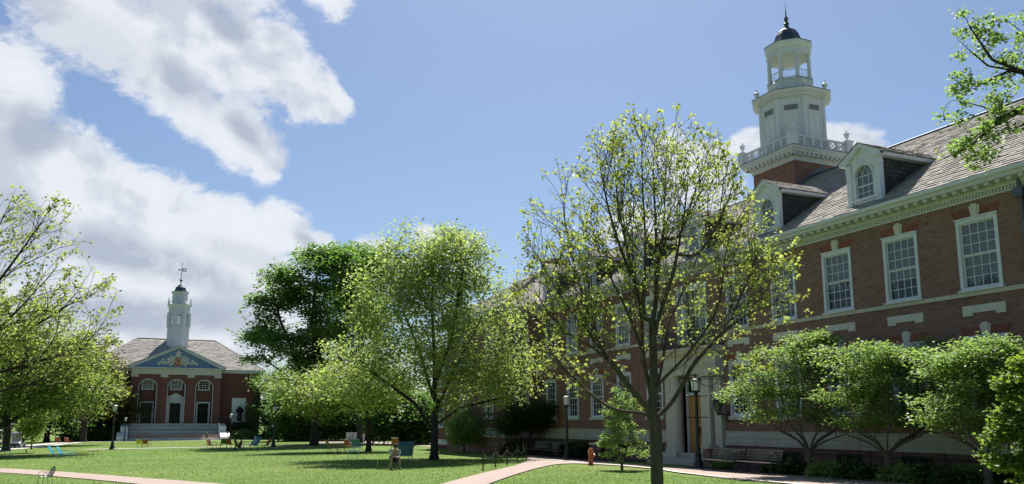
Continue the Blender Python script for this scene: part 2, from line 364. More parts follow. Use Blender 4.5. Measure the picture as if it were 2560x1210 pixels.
alpha = t.ramp(dens, [(.02, 0), (.12, .32), (.26, .88), (.46, 1)])
thick = t.ramp(t.math('ADD', gm, t.math('MULTIPLY', t.math('SUBTRACT', nL, .5), 1.5)), [(-.55, 0), (.60, 1)])
rel = t.math('ADD', t.math('MULTIPLY', t.math('SUBTRACT', nA, nB), 3.2), t.math('MULTIPLY', t.math('SUBTRACT', nS, nS2), 3.4))
relief = t.math('ADD', .5, rel, clamp=True)
c1 = t.mix(thick, (.88, .90, .93), (.52, .57, .65))
c2 = t.mix(t.math('MULTIPLY', t.ramp(relief, [(.45, 0), (.95, 1)]), .6), c1, (.95, .957, .965))
c3 = t.mix(t.math('MULTIPLY', t.ramp(relief, [(.05, 1), (.5, 0)]), .5), c2, (.47, .52, .61))
SKY_K = .0505
bs = t.add('ShaderNodeBackground'); t.l.new(t.mix(1.0, sky.outputs[0], (.93, 1.0, 1.08), 'MULTIPLY'), bs.inputs[0]); bs.inputs[1].default_value = SKY_K
bc = t.add('ShaderNodeBackground'); t.l.new(t.mix(1.0, c3, (.955, .985, 1.035), 'MULTIPLY'), bc.inputs[0]); bc.inputs[1].default_value = .475
mx = t.add('ShaderNodeMixShader'); t.l.new(alpha, mx.inputs[0]); t.l.new(bs.outputs[0], mx.inputs[1]); t.l.new(bc.outputs[0], mx.inputs[2])
ow = t.add('ShaderNodeOutputWorld'); t.l.new(mx.outputs[0], ow.inputs[0])
w.cycles.sampling_method = 'MANUAL'; w.cycles.sample_map_resolution = 512
vs_ = scene.view_settings; vs_.view_transform = 'Standard'; vs_.look = 'None'; vs_.exposure = 1.0; vs_.gamma = 1
scene.cycles.max_bounces = 8; scene.cycles.transparent_max_bounces = 8
scene.render.resolution_x, scene.render.resolution_y = 1024, 484

# ---------------------------------------------------------------- ground
def lawn_mat():
    m, t = mat('mown_grass'); v = t.pos()
    n1 = t.noise(v, .22, 4); n0 = t.noise(v, .07, 6, .65, .6); n5 = t.noise(v, .9, 6, .7, .5); n2 = t.noise(v, 1.7, 5, .6); n3 = t.noise(v, 28, 4, .7)
    cc = t.ramp(n1, [(.3, (.085, .155, .030)), (.7, (.13, .205, .044))])
    cc = t.mix(t.math('MULTIPLY', t.ramp(n2, [(.45, 0), (.75, 1)]), .55), cc, (.16, .20, .05))
    cc = t.mix(t.math('MULTIPLY', t.ramp(n3, [(.3, 1), (.6, 0)]), .35), cc, (.03, .07, .012))
    cc = t.mix(t.math('MULTIPLY', t.ramp(n0, [(.46, 0), (.62, 1)]), .45), cc, (.19, .225, .06)); cc = t.mix(t.math('MULTIPLY', t.ramp(n5, [(.58, 0), (.72, 1)]), .25), cc, (.05, .10, .02))
    sock(t, 'Base Color', cc); sock(t, 'Roughness', .9); sock(t, 'Specular IOR Level', .12)
    sock(t, 'Normal', t.bump(n3, .25, .05)); return m
M['lawn'] = lawn_mat()
def grid_axis(lo, hi, dense0, dense1, st, gr=1.35):
    a = list(np.arange(dense0, dense1+1e-6, st)); s_ = st; x = dense0
    while x > lo: s_ *= gr; x -= s_; a.insert(0, x)
    s_ = st; x = dense1
    while x < hi: s_ *= gr; x += s_; a.append(x)
    return a
gx = grid_axis(-900, 900, -30, 34, 1.0); gy = grid_axis(-600, 1500, -4, 170, 1.0)
V_ = np.array([(x, y, tz(x, y)) for y in gy for x in gx]); nx = len(gx)
Q_ = np.array([(j*nx+i, j*nx+i+1, (j+1)*nx+i+1, (j+1)*nx+i) for j in range(len(gy)-1) for i in range(nx-1)])
tag(np_mesh('lawn', V_, Q_, M['lawn'], smooth=True), 'sunlit green lawn falling gently towards the far hall', 'lawn', kind='structure')

def path_mat(name, a, b, mo, w, h, rot):
    m, t = mat(name); q = t.add('ShaderNodeMapping'); t.l.new(t.pos(), q.inputs[0]); q.inputs['Rotation'].default_value = (0, 0, R(rot))
    br = t.add('ShaderNodeTexBrick'); t.l.new(q.outputs[0], br.inputs['Vector']); br.inputs['Scale'].default_value = 1
    br.inputs['Brick Width'].default_value = w; br.inputs['Row Height'].default_value = h; br.inputs['Mortar Size'].default_value = .006
    t.set(br.inputs['Color1'], a); t.set(br.inputs['Color2'], b); t.set(br.inputs['Mortar'], mo)
    n = t.noise(t.pos(), 1.1, 5, .6); n2 = t.noise(t.pos(), 12, 4)
    cc = t.mix(t.math('MULTIPLY', t.ramp(n, [(.42, 0), (.70, 1)]), .6), br.outputs[0], tuple(x*.66 for x in a))
    n4 = t.noise(t.pos(), .35, 5, .65, 1.0); cc = t.mix(t.math('MULTIPLY', t.ramp(n4, [(.50, 0), (.62, 1)]), .35), cc, (.30, .24, .21))
    cc = t.mix(t.math('MULTIPLY', t.ramp(n2, [(.5, 0), (.8, 1)]), .3), cc, (.50, .40, .34))
    sock(t, 'Base Color', cc); sock(t, 'Roughness', .88); sock(t, 'Normal', t.bump(br.outputs[1], -.3, .01)); return m
M['path'] = path_mat('pink_brick_paving', (.365, .272, .235), (.30, .218, .188), (.35, .30, .265), .21, .105, 20)
def resample(pts, n):
    pts = [Vector(p) for p in pts]; L = [0]
    for a, b in zip(pts, pts[1:]): L.append(L[-1]+(b-a).length)
    out = []
    for k in range(n):
        s_ = L[-1]*k/(n-1); i = max(j for j in range(len(L)) if L[j] <= s_+1e-9); i = min(i, len(pts)-2)
        f_ = (s_-L[i])/max(1e-9, L[i+1]-L[i]); out.append(pts[i].lerp(pts[i+1], f_))
    return out
def smoothline(pts, it=2):
    pts = [Vector(p) for p in pts]
    for _ in range(it):
        q = [pts[0]]
        for a, b in zip(pts, pts[1:]): q += [a.lerp(b, .25), a.lerp(b, .75)]
        pts = q+[pts[-1]]
    return pts
def sheet(name, A, B, dz, m, label, cat, across=6, n=90, edge=.03):
    A = resample(A, n); B = resample(B, n); mb = MB()
    idx = []
    for a, b in zip(A, B):
        row = []
        for k in range(across+1):
            p = a.lerp(b, k/across); row.append(mb.p(p.x, p.y, tz(p.x, p.y)+dz))
        idx.append(row)
    for r0, r1 in zip(idx, idx[1:]):
        for k in range(across): mb.fidx((r0[k], r0[k+1], r1[k+1], r1[k]))
    o = mb.build(name, m, smooth=True); tag(o, label, cat, kind='structure'); return o
def strip(name, line, width, dz, m, label, cat, n=80):
    L = resample(line, n); A = []; B = []
    for k, p in enumerate(L):
        t_ = (L[min(k+1, n-1)]-L[max(0, k-1)]); t_.z = 0; t_.normalize(); nn = Vector((-t_.y, t_.x, 0))*width/2
        A.append(p+nn); B.append(p-nn)
    return sheet(name, A, B, dz, m, label, cat, 3, n)
G = lambda pts: [ground(*p) for p in pts]
# near path, lower left
eA = smoothline(G([(-500, 1142), (0, 1170.5), (180, 1182), (340, 1195), (520, 1208), (700, 1224), (900, 1246)]))
eB = smoothline(G([(-500, 1150), (0, 1181.5), (150, 1193), (300, 1206.5), (450, 1222), (620, 1246), (800, 1280)]))
sheet('brick_path', eA, eB, .030, M['path'], 'pink brick path crossing the lawn behind the wire chair', 'path')
# path along the hall: runs parallel to the facade
far_e = [on_ground(21.3, 5), on_ground(21.3, 20), on_ground(21.3, 30), on_ground(21.5, 38), on_ground(22.3, 44), ground(1225, 1120.5), ground(1100, 1112.5), ground(960, 1106.5), ground(860, 1100)]
near_e = [on_ground(18.4, 5), on_ground(18.4, 18), on_ground(18.4, 24), ground(1618, 1170), ground(1469, 1159.5), ground(1340, 1140), ground(1225, 1129), ground(1100, 1118.5), ground(960, 1110), ground(860, 1107)]
sheet('brick_path', smoothline(far_e), smoothline(near_e), .024, M['path'], 'broad pink brick walk along the front of the towered hall', 'path', 8, 140)
# diagonal path from the bottom of the picture into the walk
dl = smoothline(G([(930, 1262), (1110, 1210), (1200, 1186), (1290, 1165.5), (1322, 1153), (1318, 1142), (1290, 1136)]))
dr = smoothline(G([(1100, 1262), (1225, 1210), (1300, 1184), (1350, 1170), (1395, 1161), (1469, 1160), (1520, 1163)]))
sheet('brick_path', dl, dr, .036, M['path'], 'pink brick path running diagonally up to the long walk', 'path', 8, 110)
M['curb'] = simple('pale_stone_edging', (.60, .57, .50), .8, .1, 2.0, space='pos')
strip('kerb', smoothline([on_ground(21.32, 6), on_ground(21.32, 30), on_ground(21.55, 38.2), on_ground(22.2, 43)]), .22, .042, M['curb'], 'pale stone edging between the walk and the planting bed', 'kerb')
strip('kerb', smoothline([on_ground(18.42, 6), on_ground(18.42, 24)]+G([(1618, 1170), (1469, 1160), (1395, 1160.5)])), .20, .046, M['curb'], 'pale stone edging between the walk and the near lawn', 'kerb')
strip('kerb', smoothline(G([(1469, 1161), (1400, 1153), (1330, 1147.5)])), .20, .050, M['curb'], 'pale stone band across the junction of the paths', 'kerb')
# thin path across the lawn, walk before the far hall, paving behind the trees
strip('footpath', smoothline(G([(215, 1124), (350, 1121.5), (518, 1118.5), (690, 1114), (800, 1110), (905, 1108)])), 1.4, .03, M['concrete'], 'thin pale footpath crossing the lawn between the lamps', 'path')
strip('footpath', smoothline([(-14, 139, 0), (-3, 141.5, 0), (8, 142.6, 0), (20, 143, 0), (34, 143, 0)]), 4.2, .03, M['concrete'], 'pale pavement at the foot of the far hall steps', 'pavement')
strip('road', smoothline(G([(-260, 1134), (-60, 1127), (40, 1121), (100, 1114), (170, 1107), (235, 1100.5)])), 4.0, .024, M['concrete'], 'pale drive where the white golf cart is parked', 'drive')
sheet('pavement', G([(790, 1107), (860, 1106.5), (930, 1106)]), G([(800, 1098), (862, 1097), (930, 1097)]), .03, M['path'], 'sunny pink paving beyond the big dark tree', 'paving', 4, 20)
M['mulch'] = simple('dark_bark_mulch', (.035, .024, .018), .95, .4, 9, bump=.5, space='pos')
sheet('planting_bed', [on_ground(21.3, 5), on_ground(21.3, 30.5)], [on_ground(25.2, 5), on_ground(25.2, 30.5)], .022, M['mulch'], 'dark mulched bed under the dogwoods', 'bed', 4, 40)
sheet('planting_bed', [on_ground(21.5, 36.3), on_ground(22.3, 44), on_ground(23.0, 52)], [on_ground(25.2, 36.3), on_ground(25.2, 44), on_ground(25.2, 52)], .022, M['mulch'], 'dark mulched bed behind the far benches', 'bed', 4, 30)
def disc(name, c, r, m, label):
    mb = MB(); ce = mb.p(c.x, c.y, tz(c.x, c.y)+.05); ring = []
    for k in range(40):
        a = 2*pi*k/40; q = r*(1+.14*sin(3*a+1)+.08*sin(7*a)); x_, y_ = c.x+q*cos(a), c.y+q*sin(a); ring.append(mb.p(x_, y_, tz(x_, y_)+.018))
    for k in range(40): mb.fidx((ce, ring[k], ring[(k+1) % 40]))
    tag(mb.build(name, m), label, 'mulch ring', kind='structure')
M['mulch_red'] = simple('reddish_mulch', (.12, .07, .045), .95, .3, 6, bump=.4, space='pos')

# blades of grass over the nearer lawn, so that its surface and its edges are not a sheet
def in_poly(p, A, B):
    pts = A+B[::-1]; x, y = p; c = False; j = len(pts)-1
    for i in range(len(pts)):
        if (pts[i].y > y) != (pts[j].y > y) and x < (pts[j].x-pts[i].x)*(y-pts[i].y)/(pts[j].y-pts[i].y)+pts[i].x: c = not c
        j = i
    return c
gr = np.random.default_rng(5); N = 210000
ph_ = gr.uniform(R(-37), R(37), N); d_ = 17+100*gr.random(N)**1.5
gxy = np.stack([d_*np.sin(ph_+YAW)/np.cos(ph_), d_*np.cos(ph_+YAW)/np.cos(ph_)], 1)
ok = (gxy[:, 0] < 18.3) | (gxy[:, 1] > 200)
def poly_mask(P, A, B):
    pts = np.array([(p.x, p.y) for p in list(A)+list(B)[::-1]]); c = np.zeros(len(P), bool); j = len(pts)-1
    for i in range(len(pts)):
        yi, yj, xi, xj = pts[i, 1], pts[j, 1], pts[i, 0], pts[j, 0]
        m_ = (yi > P[:, 1]) != (yj > P[:, 1]); c ^= m_ & (P[:, 0] < (xj-xi)*(P[:, 1]-yi)/((yj-yi) if yj != yi else 1e-9)+xi); j = i
    return c
gxy = gxy[ok]; gj = gxy+gr.normal(0, .09, gxy.shape)
gxy = gxy[~(poly_mask(gj, eA, eB) | poly_mask(gj, dl, dr) | poly_mask(gj, smoothline(far_e), smoothline(near_e)))]
def tz_np(X, Y):
    t_ = np.clip((Y-6)/28, 0, 1); s_ = t_*t_*(3-2*t_)
    q_ = np.clip((Y-60)/75, 0, 1); s_ = s_*(1-.8*q_*q_*(3-2*q_)); sl = .025*s_*np.log1p(np.exp(np.minimum(40, (12-X)/2)))*2; fa = .0085*np.log1p(np.exp(np.minimum(40, (np.minimum(Y, 175)-15)/4)))*4
    return -.1-np.minimum(fa, 1.3)-np.minimum(sl, 2.6)
n = len(gxy); g0 = np.column_stack([gxy, tz_np(gxy[:, 0], gxy[:, 1])]); a_ = gr.uniform(0, 2*pi, n); h_ = gr.uniform(.018, .045, n); w_ = gr.uniform(.006, .013, n)*(1+np.hypot(*gxy.T)/40)
dv = np.column_stack([np.cos(a_), np.sin(a_), np.zeros(n)]); ln = np.column_stack([gr.normal(0, .022, n), gr.normal(0, .022, n), h_])
Vg = np.stack([g0-dv*w_[:, None], g0+dv*w_[:, None], g0+ln], 1).reshape(-1, 3)
M['blade'] = leaf_mat('grass_blade', (.12, .185, .042), (.145, .215, .05), (.17, .235, .06), .42, (1.3, 1.4, .7))
tag(np_mesh('grass', Vg, np.arange(3*n).reshape(-1, 3), M['blade']), 'short mown grass blades covering the nearer lawn', 'grass', kind='stuff')
# ================================================================ the towered brick hall on the right
def wall_open(mb, u0, u1, v0, v1, ops, w=0.0, rev=.14):
    us = sorted({u0, u1, *[x for o in ops for x in o[:2]]}); vs = sorted({v0, v1, *[x for o in ops for x in o[2:4]]})
    for a, b in zip(us, us[1:]):
        for c, d_ in zip(vs, vs[1:]):
            mu, mv = (a+b)/2, (c+d_)/2
            if any(o[0] < mu < o[1] and o[2] < mv < o[3] for o in ops): continue
            mb.face([(a, c, w), (b, c, w), (b, d_, w), (a, d_, w)])
    for a, b, c, d_ in [o[:4] for o in ops]:
        for p, q in (((a, c), (b, c)), ((b, c), (b, d_)), ((b, d_), (a, d_)), ((a, d_), (a, c))):
            mb.face([(*p, w), (*q, w), (*q, w-rev), (*p, w-rev)])
def ubox(mb, u0, u1, v0, v1, w0, w1): mb.box(u0, u1, v0, v1, w0, w1)
def sash_window(T, parent, u0, u1, v0, v1, cols=4, rows=6, cas=.12, glass='pane', wo=0.0, sill=True, mw=.024, label=None):
    mb = MB(T)
    ubox(mb, u0, u0+cas, v0, v1, wo-.13, wo+.03); ubox(mb, u1-cas, u1, v0, v1, wo-.13, wo+.03)
    ubox(mb, u0+cas, u1-cas, v1-cas*1.15, v1, wo-.13, wo+.03); ubox(mb, u0+cas, u1-cas, v0, v0+cas*.7, wo-.13, wo+.03)
    ubox(mb, u0-.025, u1+.025, v1, v1+.045, wo, wo+.07)
    a, b, c, d_ = u0+cas, u1-cas, v0+cas*.7, v1-cas*1.15; mid = (c+d_)/2; s_ = .04
    for lo, hi, wz in ((c, mid, -.115), (mid, d_, -.085)):
        wz += wo
        ubox(mb, a, a+s_, lo, hi, wz, wz+.035); ubox(mb, b-s_, b, lo, hi, wz, wz+.035)
        ubox(mb, a+s_, b-s_, lo, lo+s_, wz, wz+.035); ubox(mb, a+s_, b-s_, hi-s_, hi, wz, wz+.035)
        r_ = max(1, rows//2)
        for k in range(1, cols): x = a+s_+(b-a-2*s_)*k/cols; ubox(mb, x-mw/2, x+mw/2, lo+s_, hi-s_, wz+.006, wz+.028)
        for k in range(1, r_): y = lo+s_+(hi-lo-2*s_)*k/r_; ubox(mb, a+s_, b-s_, y-mw/2, y+mw/2, wz+.007, wz+.027)
    if sill: ubox(mb, u0-.06, u1+.06, v0-.06, v0, wo-.02, wo+.11)
    f = mb.build('window', M['white'], parent, label=label)
    g = MB(T)
    g.face([(a, c, wo-.105), (b, c, wo-.105), (b, mid, wo-.105), (a, mid, wo-.105)]); g.face([(a, mid, wo-.074), (b, mid, wo-.074), (b, d_, wo-.074), (a, d_, wo-.074)])
    g.build('pane', M[glass], f); return f
def keystone(T, parent, u, v, s_=1.0):
    mb = MB(T)
    for a, b, c, d_, w_ in ((-.10, .10, -.075, .42, .07), (-.17, -.102, -.13, .37, .05), (.102, .17, .13, .37, .05)):
        if a < 0 and b > 0: P_ = [(u-.075*s_, v), (u+.075*s_, v), (u+.11*s_, v+.42*s_), (u-.11*s_, v+.42*s_)]
        else:
            k = -1 if a < 0 else 1; P_ = [(u+k*.077*s_, v), (u+k*.125*s_, v), (u+k*.19*s_, v+.36*s_), (u+k*.112*s_, v+.36*s_)]
        mb.prism([p for p in P_], 0.0, w_, 2)
    mb.build('keystone', M['key'], parent)
def fan(T, parent, u0, u1, v, h=.34):
    c = (u0+u1)/2; N = 15
    for side in (-1, 1):                     # a flat arch of splayed bricks either side of the keystone
        mb = MB(T)
        for k in range(N):
            a0 = u0+(u1-u0)*k/N; a1 = u0+(u1-u0)*(k+1)/N; sp = 1.26
            if abs((a0+a1)/2-c) < .16 or ((a0+a1)/2-c)*side < 0: continue
            x0 = c+(a0-c)*sp; x1 = c+(a1-c)*sp; g_ = .004
            mb.prism([(a0+g_, v+.05), (a1-g_, v+.05), (x1-g_, v+h), (x0+g_, v+h)], 0.0, .005, 2)
        mb.build('flat_arch', M['brick_lint'], parent)
M['brick_lint'] = simple('gauged_red_brick', (.21, .072, .050), .9, .35, 5.0, space='pos')
T1 = lambda u, v, w: (25.0-w, u, v)
hall = thing('brick_hall', 'long red brick hall with slate roof, dormers and white domed cupola tower', 'hall', (25, 33.1, -.2))
hall.location = (0, 0, 0)
U0, U1 = 7.0, 50.6
winU = [17.73, 20.73, 23.71, 26.70, 29.70, 36.50, 39.50, 42.50, 45.50, 48.50, 14.75, 11.75]
ops = []
for u in winU:
    ops += [(u-.74, u+.74, 6.06, 8.46), (u-.74, u+.74, 2.02, 4.50)]
ops += [(31.88, 34.30, 5.62, 8.50), (32.2, 34.05, .25, 4.05)]
base_w = [(u-.62, u+.62, -.05, .56) for u in winU]
mb = MB(T1); wall_open(mb, U0, U1, -.6, 9.06, ops+base_w, 0, .16)
mb.face([(U0, -.6, 0), (U0, 9.06, 0), (U0, 9.06, -15), (U0, -.6, -15)]); mb.build('wall', M['brick'], hall)
mb = MB(T1); mb.face([(U0, -.6, -.9), (U1, -.6, -.9), (U1, 9.0, -.9), (U0, 9.0, -.9)]); mb.build('inner_wall', M['iron'], hall)
rr_ = random.Random(3)
for u in winU:
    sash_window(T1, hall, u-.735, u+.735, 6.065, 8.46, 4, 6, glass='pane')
    sash_window(T1, hall, u-.735, u+.735, 2.025, 4.50, 4, 6, glass='pane_dark')
    keystone(T1, hall, u, 8.50); keystone(T1, hall, u, 4.54); fan(T1, hall, u-.735, u+.735, 8.46); fan(T1, hall, u-.735, u+.735, 4.50)
    mb = MB(T1); ubox(mb, u-.80, u+.80, 1.86, 1.958, -.02, .14); mb.build('window_ledge', M['stone_plain'], hall)
    mb = MB(T1); ubox(mb, u-.745, u+.745, 5.30, 5.55, 0, .035); ubox(mb, u-.745, u-.40, 5.21, 5.298, 0, .035); ubox(mb, u+.40, u+.745, 5.21, 5.298, 0, .035)
    mb.build('stone_panel', M['key'], hall)
    mb = MB(T1)
    ubox(mb, u-.61, u+.61, .50, .56, -.12, .01); ubox(mb, u-.61, u+.61, -.05, .02, -.12, .01)
    for k in range(9): x = u-.6+k*.15; ubox(mb, x-.016, x+.016, .02, .50, -.08, -.05)
    b_ = mb.build('basement_window', M['iron'], hall)
    g = MB(T1); g.face([(u-.6, 0, -.13), (u+.6, 0, -.13), (u+.6, .54, -.13), (u-.6, .54, -.13)]); g.build('pane', M['pane_dark'], b_)
# tripartite window over the portal
mb = MB(T1); a, b, c, d_ = 31.885, 34.295, 5.625, 8.50
ubox(mb, a, a+.13, c, d_, -.14, .05); ubox(mb, b-.13, b, c, d_, -.14, .05); ubox(mb, a+.13, b-.13, d_-.2, d_, -.14, .05); ubox(mb, a+.13, b-.13, c, c+.1, -.14, .05)
ubox(mb, a-.06, b+.06, d_, d_+.08, 0, .14)
for x in (a+.52, b-.52): ubox(mb, x-.09, x+.09, c+.1, d_-.2, -.14, .07)
for x0, x1, n_ in ((a+.13, a+.43, 1), (a+.61, b-.61, 3), (b-.43, b-.13, 1)):
    for k in range(n_+1 if n_ > 1 else 2):
        x = x0+(x1-x0)*k/(n_ if n_ > 1 else 1); ubox(mb, x-.016, x+.016, c+.1, d_-.2, -.1, -.06)
    for k in range(1, 6): y = c+.1+(d_-c-.3)*k/6; ubox(mb, x0, x1, y-(.03 if k == 3 else .013), y+(.03 if k == 3 else .013), -.099, -.061)
f = mb.build('window', M['white'], hall, label='tall three part window with narrow side lights over the portal')
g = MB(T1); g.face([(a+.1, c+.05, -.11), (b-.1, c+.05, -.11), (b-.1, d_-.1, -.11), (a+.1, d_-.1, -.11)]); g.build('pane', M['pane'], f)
# stone courses
mb = MB(T1)
us = [U0, 30.75, 35.35, U1]
mb2 = MB(T1)
ubox(mb2, U0, 30.78, 5.86, 6.0, 0, .05); ubox(mb2, 35.32, U1, 5.86, 6.0, 0, .05); mb2.build('string_course', M['stone_plain'], hall)
for a, b in ((U0, 30.78), (35.32, U1)):
    ubox(mb, a, b, 1.06, 1.34, 0, .10); ubox(mb, a, b, .70, 1.03, 0, .16); ubox(mb, a, b, 1.03, 1.06, 0, .07)
mb.build('water_table', M['stone'], hall)
# cornice: bed mould, dentils, soffit with modillions, fascia and gutter
mb = MB(T1)
ubox(mb, U0, U1, 9.03, 9.09, 0, .07); ubox(mb, U0, U1, 9.09, 9.20, 0, .05); ubox(mb, U0, U1, 9.20, 9.25, 0, .15)
k = U0
while k < U1: ubox(mb, k, k+.068, 9.095, 9.195, .05, .115); k += .115
ubox(mb, U0, U1, 9.25, 9.37, 0, .16); ubox(mb, U0, U1, 9.37, 9.41, 0, .60)
k = U0+.1
while k < U1: ubox(mb, k, k+.15, 9.275, 9.37, .16, .50); k += .375
mb.prism([(9.41, 0), (9.41, .60), (9.455, .62), (9.50, .66), (9.56, .68), (9.56, 0)], U0, U1, 0) if False else None
ubox(mb, U0, U1, 9.41, 9.50, 0, .61); mb.build('cornice', M['white_old'], hall)
mb = MB(T1); ubox(mb, U0, U1, 9.502, 9.545, .3, .70); ubox(mb, U0, U1, 9.545, 9.63, .60, .72); mb.build('gutter', M['white'], hall)
mb = MB(T1); mb.tube([(16.1, 9.3, .16), (16.1, 8.7, .1), (16.1, 5, .1), (16.1, -.1, .1)], .06, 8)
for z_ in (2.5, 5.0, 7.6): ubox(mb, 16.0, 16.2, z_, z_+.06, 0, .17)
ubox(mb, 15.95, 16.25, 8.72, 9.02, .02, .26); mb.build('downpipe', M['copper'], hall)
# roof of separate slates
SL = .646; EX, EZ = 24.42, 9.60; RX = 32.6; RZ = EZ+SL*(RX-EX)
def slates(mb, u0, u1, s0, s1, pt, course, wmin, wmax, lift, seed, clip=None):
    r_ = random.Random(seed); n = int((s1-s0)/course)
    for i in range(n):
        a = s0+i*course; b = min(s1, a+course*1.12); u = u0-r_.random()*wmax
        while u < u1:
            w_ = r_.uniform(wmin, wmax); x0 = max(u, u0)+.004; x1 = min(u+w_, u1)-.004; u += w_
            if x1-x0 < .03: continue
            if clip and not clip((x0+x1)/2, a): continue
            l = lift*(1+r_.uniform(-.35, .5)); da = r_.uniform(-.02, .02)*course/.3; l2 = l*r_.uniform(.85, 1.15)
            mb.face([pt(x0, a+da, l), pt(x1, a+da, l2), pt(x1, b, .004), pt(x0, b, .004)])
            mb.face([pt(x0, a+da, 0), pt(x1, a+da, 0), pt(x1, a+da, l2), pt(x0, a+da, l)])
th = math.atan(SL); L_ = (RX-EX)/cos(th)
def p1(u, s_, l): return (EX+s_*cos(th)-l*sin(th), u, EZ+s_*sin(th)+l*cos(th))
mb = MB(); slates(mb, U0, U1+4, 0, L_, p1, .26, .24, .42, .032, 5)
for a, b in (((EX, EZ-.03), (RX, RZ-.03)), ((RX, RZ-.03), (2*RX-EX, EZ-.03))):
    mb.face([(a[0], U0, a[1]), (a[0], U1+4, a[1]), (b[0], U1+4, b[1]), (b[0], U0, b[1])])
mb.build('roof', M['slate'], hall, fix=False)
mb = MB(); mb.tube([(RX, U0, RZ+.03), (RX, U1+4, RZ+.03)], .07, 6); mb.build('ridge_cap', M['lead'], hall)
# dormers
def arch_pts(c, hw, v0, vs, n=14):
    return [(c-hw, v0), (c-hw, vs)]+[(c-hw*cos(pi*k/n), vs+hw*sin(pi*k/n)) for k in range(1, n)]+[(c+hw, vs), (c+hw, v0)]
def dormer(yc):
    XF = 25.22; TF = lambda u, v, w: (XF-w, yc+u, v)
    hw, vb, ve, va = .70, 10.12, 11.76, 12.44
    xe = EX+(ve-EZ)/SL; xa = EX+(va-EZ)/SL
    mb = MB(); q = hw-.02
    A_ = [mb.p(XF+.1, yc+s_*q, z) for s_ in (-1, 1) for z in (vb-.3, ve)]; B_ = [mb.p(EX+(ve-EZ)/SL+.2, yc+s_*q, ve) for s_ in (-1, 1)]; C_ = [mb.p(XF+.6, yc+s_*q, vb-.3) for s_ in (-1, 1)]
    for f_ in ((A_[0], A_[1], B_[0], C_[0]), (A_[2], A_[3], B_[1], C_[1]), (A_[1], A_[3], B_[1], B_[0]), (A_[0], A_[1], A_[3], A_[2]), (C_[0], C_[1], B_[1], B_[0])): mb.fidx(f_)
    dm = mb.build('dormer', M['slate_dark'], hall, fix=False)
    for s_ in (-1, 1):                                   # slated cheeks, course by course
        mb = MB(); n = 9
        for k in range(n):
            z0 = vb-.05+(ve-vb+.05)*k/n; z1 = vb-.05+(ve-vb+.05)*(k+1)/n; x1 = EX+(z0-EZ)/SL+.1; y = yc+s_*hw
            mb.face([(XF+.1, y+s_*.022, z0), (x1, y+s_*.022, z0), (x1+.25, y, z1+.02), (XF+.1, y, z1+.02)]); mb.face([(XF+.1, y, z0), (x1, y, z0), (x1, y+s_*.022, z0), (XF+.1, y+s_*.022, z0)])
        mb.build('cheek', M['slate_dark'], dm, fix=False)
    mb = MB(TF); hwn = .41; vs0, vsp = 10.32, 11.22
    A = arch_pts(0, hwn, vs0, vsp)                        # front board with the arched opening
    N = len(A)
    O = [(-hw-.05, vs0-.2)]+[(-hw-.05, vs0+(ve-vs0)*.5)]+[(x*1.0, y) for x, y in [(-hw-.05, ve)]]
    outer = []
    for (x, y) in A:
        if y <= vs0+1e-6: outer.append((math.copysign(hw+.05, x), vb-.04))
        elif y <= vsp+1e-6: outer.append((math.copysign(hw+.05, x), y))
        else:
            an = atan2(y-vsp, x); rr2 = 3.0
            ox, oy = x*1.0, y
            tx = (hw+.05)/abs(cos(an)) if abs(cos(an)) > 1e-3 else 9; 
            ty = (va-.10-vsp)/(sin(an)+abs(cos(an))*(va-ve)/(hw+.28))
            r2 = min(tx, ty); outer.append((r2*cos(an), vsp+r2*sin(an)))
    for k in range(N-1):
        for w0_ in (0.02,):
            mb.face([(*A[k], w0_), (*A[k+1], w0_), (*outer[k+1], w0_), (*outer[k], w0_)])
        mb.face([(*A[k], .02), (*A[k+1], .02), (*A[k+1], -.12), (*A[k], -.12)])
    mb.face([(A[0][0], vs0, .02), (A[-1][0], vs0, .02), (outer[-1][0], vb-.04, .02), (outer[0][0], vb-.04, .02)])
    for s_ in (-1, 1):                                    # pilasters, caps, base blocks
        ubox(mb, s_*.68-.115, s_*.68+.115, vb-.06, 11.52, -.14, .07); ubox(mb, s_*.68-.14, s_*.68+.14, 11.52, 11.58, -.14, .10); ubox(mb, s_*.68-.12, s_*.68+.12, 11.58, 11.76, -.14, .08)
        ubox(mb, s_*.68-.13, s_*.68+.13, 11.40, 11.44, -.14, .09); ubox(mb, s_*.70-.15, s_*.70+.15, vb-.10, vb+.06, -.16, .10)
    ubox(mb, -.7, .7, vs0-.10, vs0, -.1, .10)
    for k in range(14):                                   # moulded archivolt
        a0, a1 = pi*k/14, pi*(k+1)/14
        q = [(r_*-cos(a), vsp+r_*sin(a)) for r_, a in ((hwn, a0), (hwn+.07, a0), (hwn+.07, a1), (hwn, a1))]; mb.prism(q, .02, .06, 2)
    mb.build('gable_front', M['white'], dm)
    mb = MB(TF)                                           # white eaves and raking cornice
    for s_ in (-1, 1):
        ln = xe-XF+.25
        ubox(mb, min(s_*.70, s_*.98), max(s_*.70, s_*.98), ve, ve+.06, -ln, .22); ubox(mb, min(s_*.86, s_*1.0), max(s_*.86, s_*1.0), ve+.06, ve+.13, -ln, .22)
        q = [(s_*.62, ve+.06), (s_*1.0, ve+.06), (s_*1.0, ve+.16), (0, va+.06), (0, va-.10), (s_*.55, ve+.21)]; mb.prism(q, .03, .20, 2)
    mb.build('eaves', M['white'], dm)
    mb = MB()
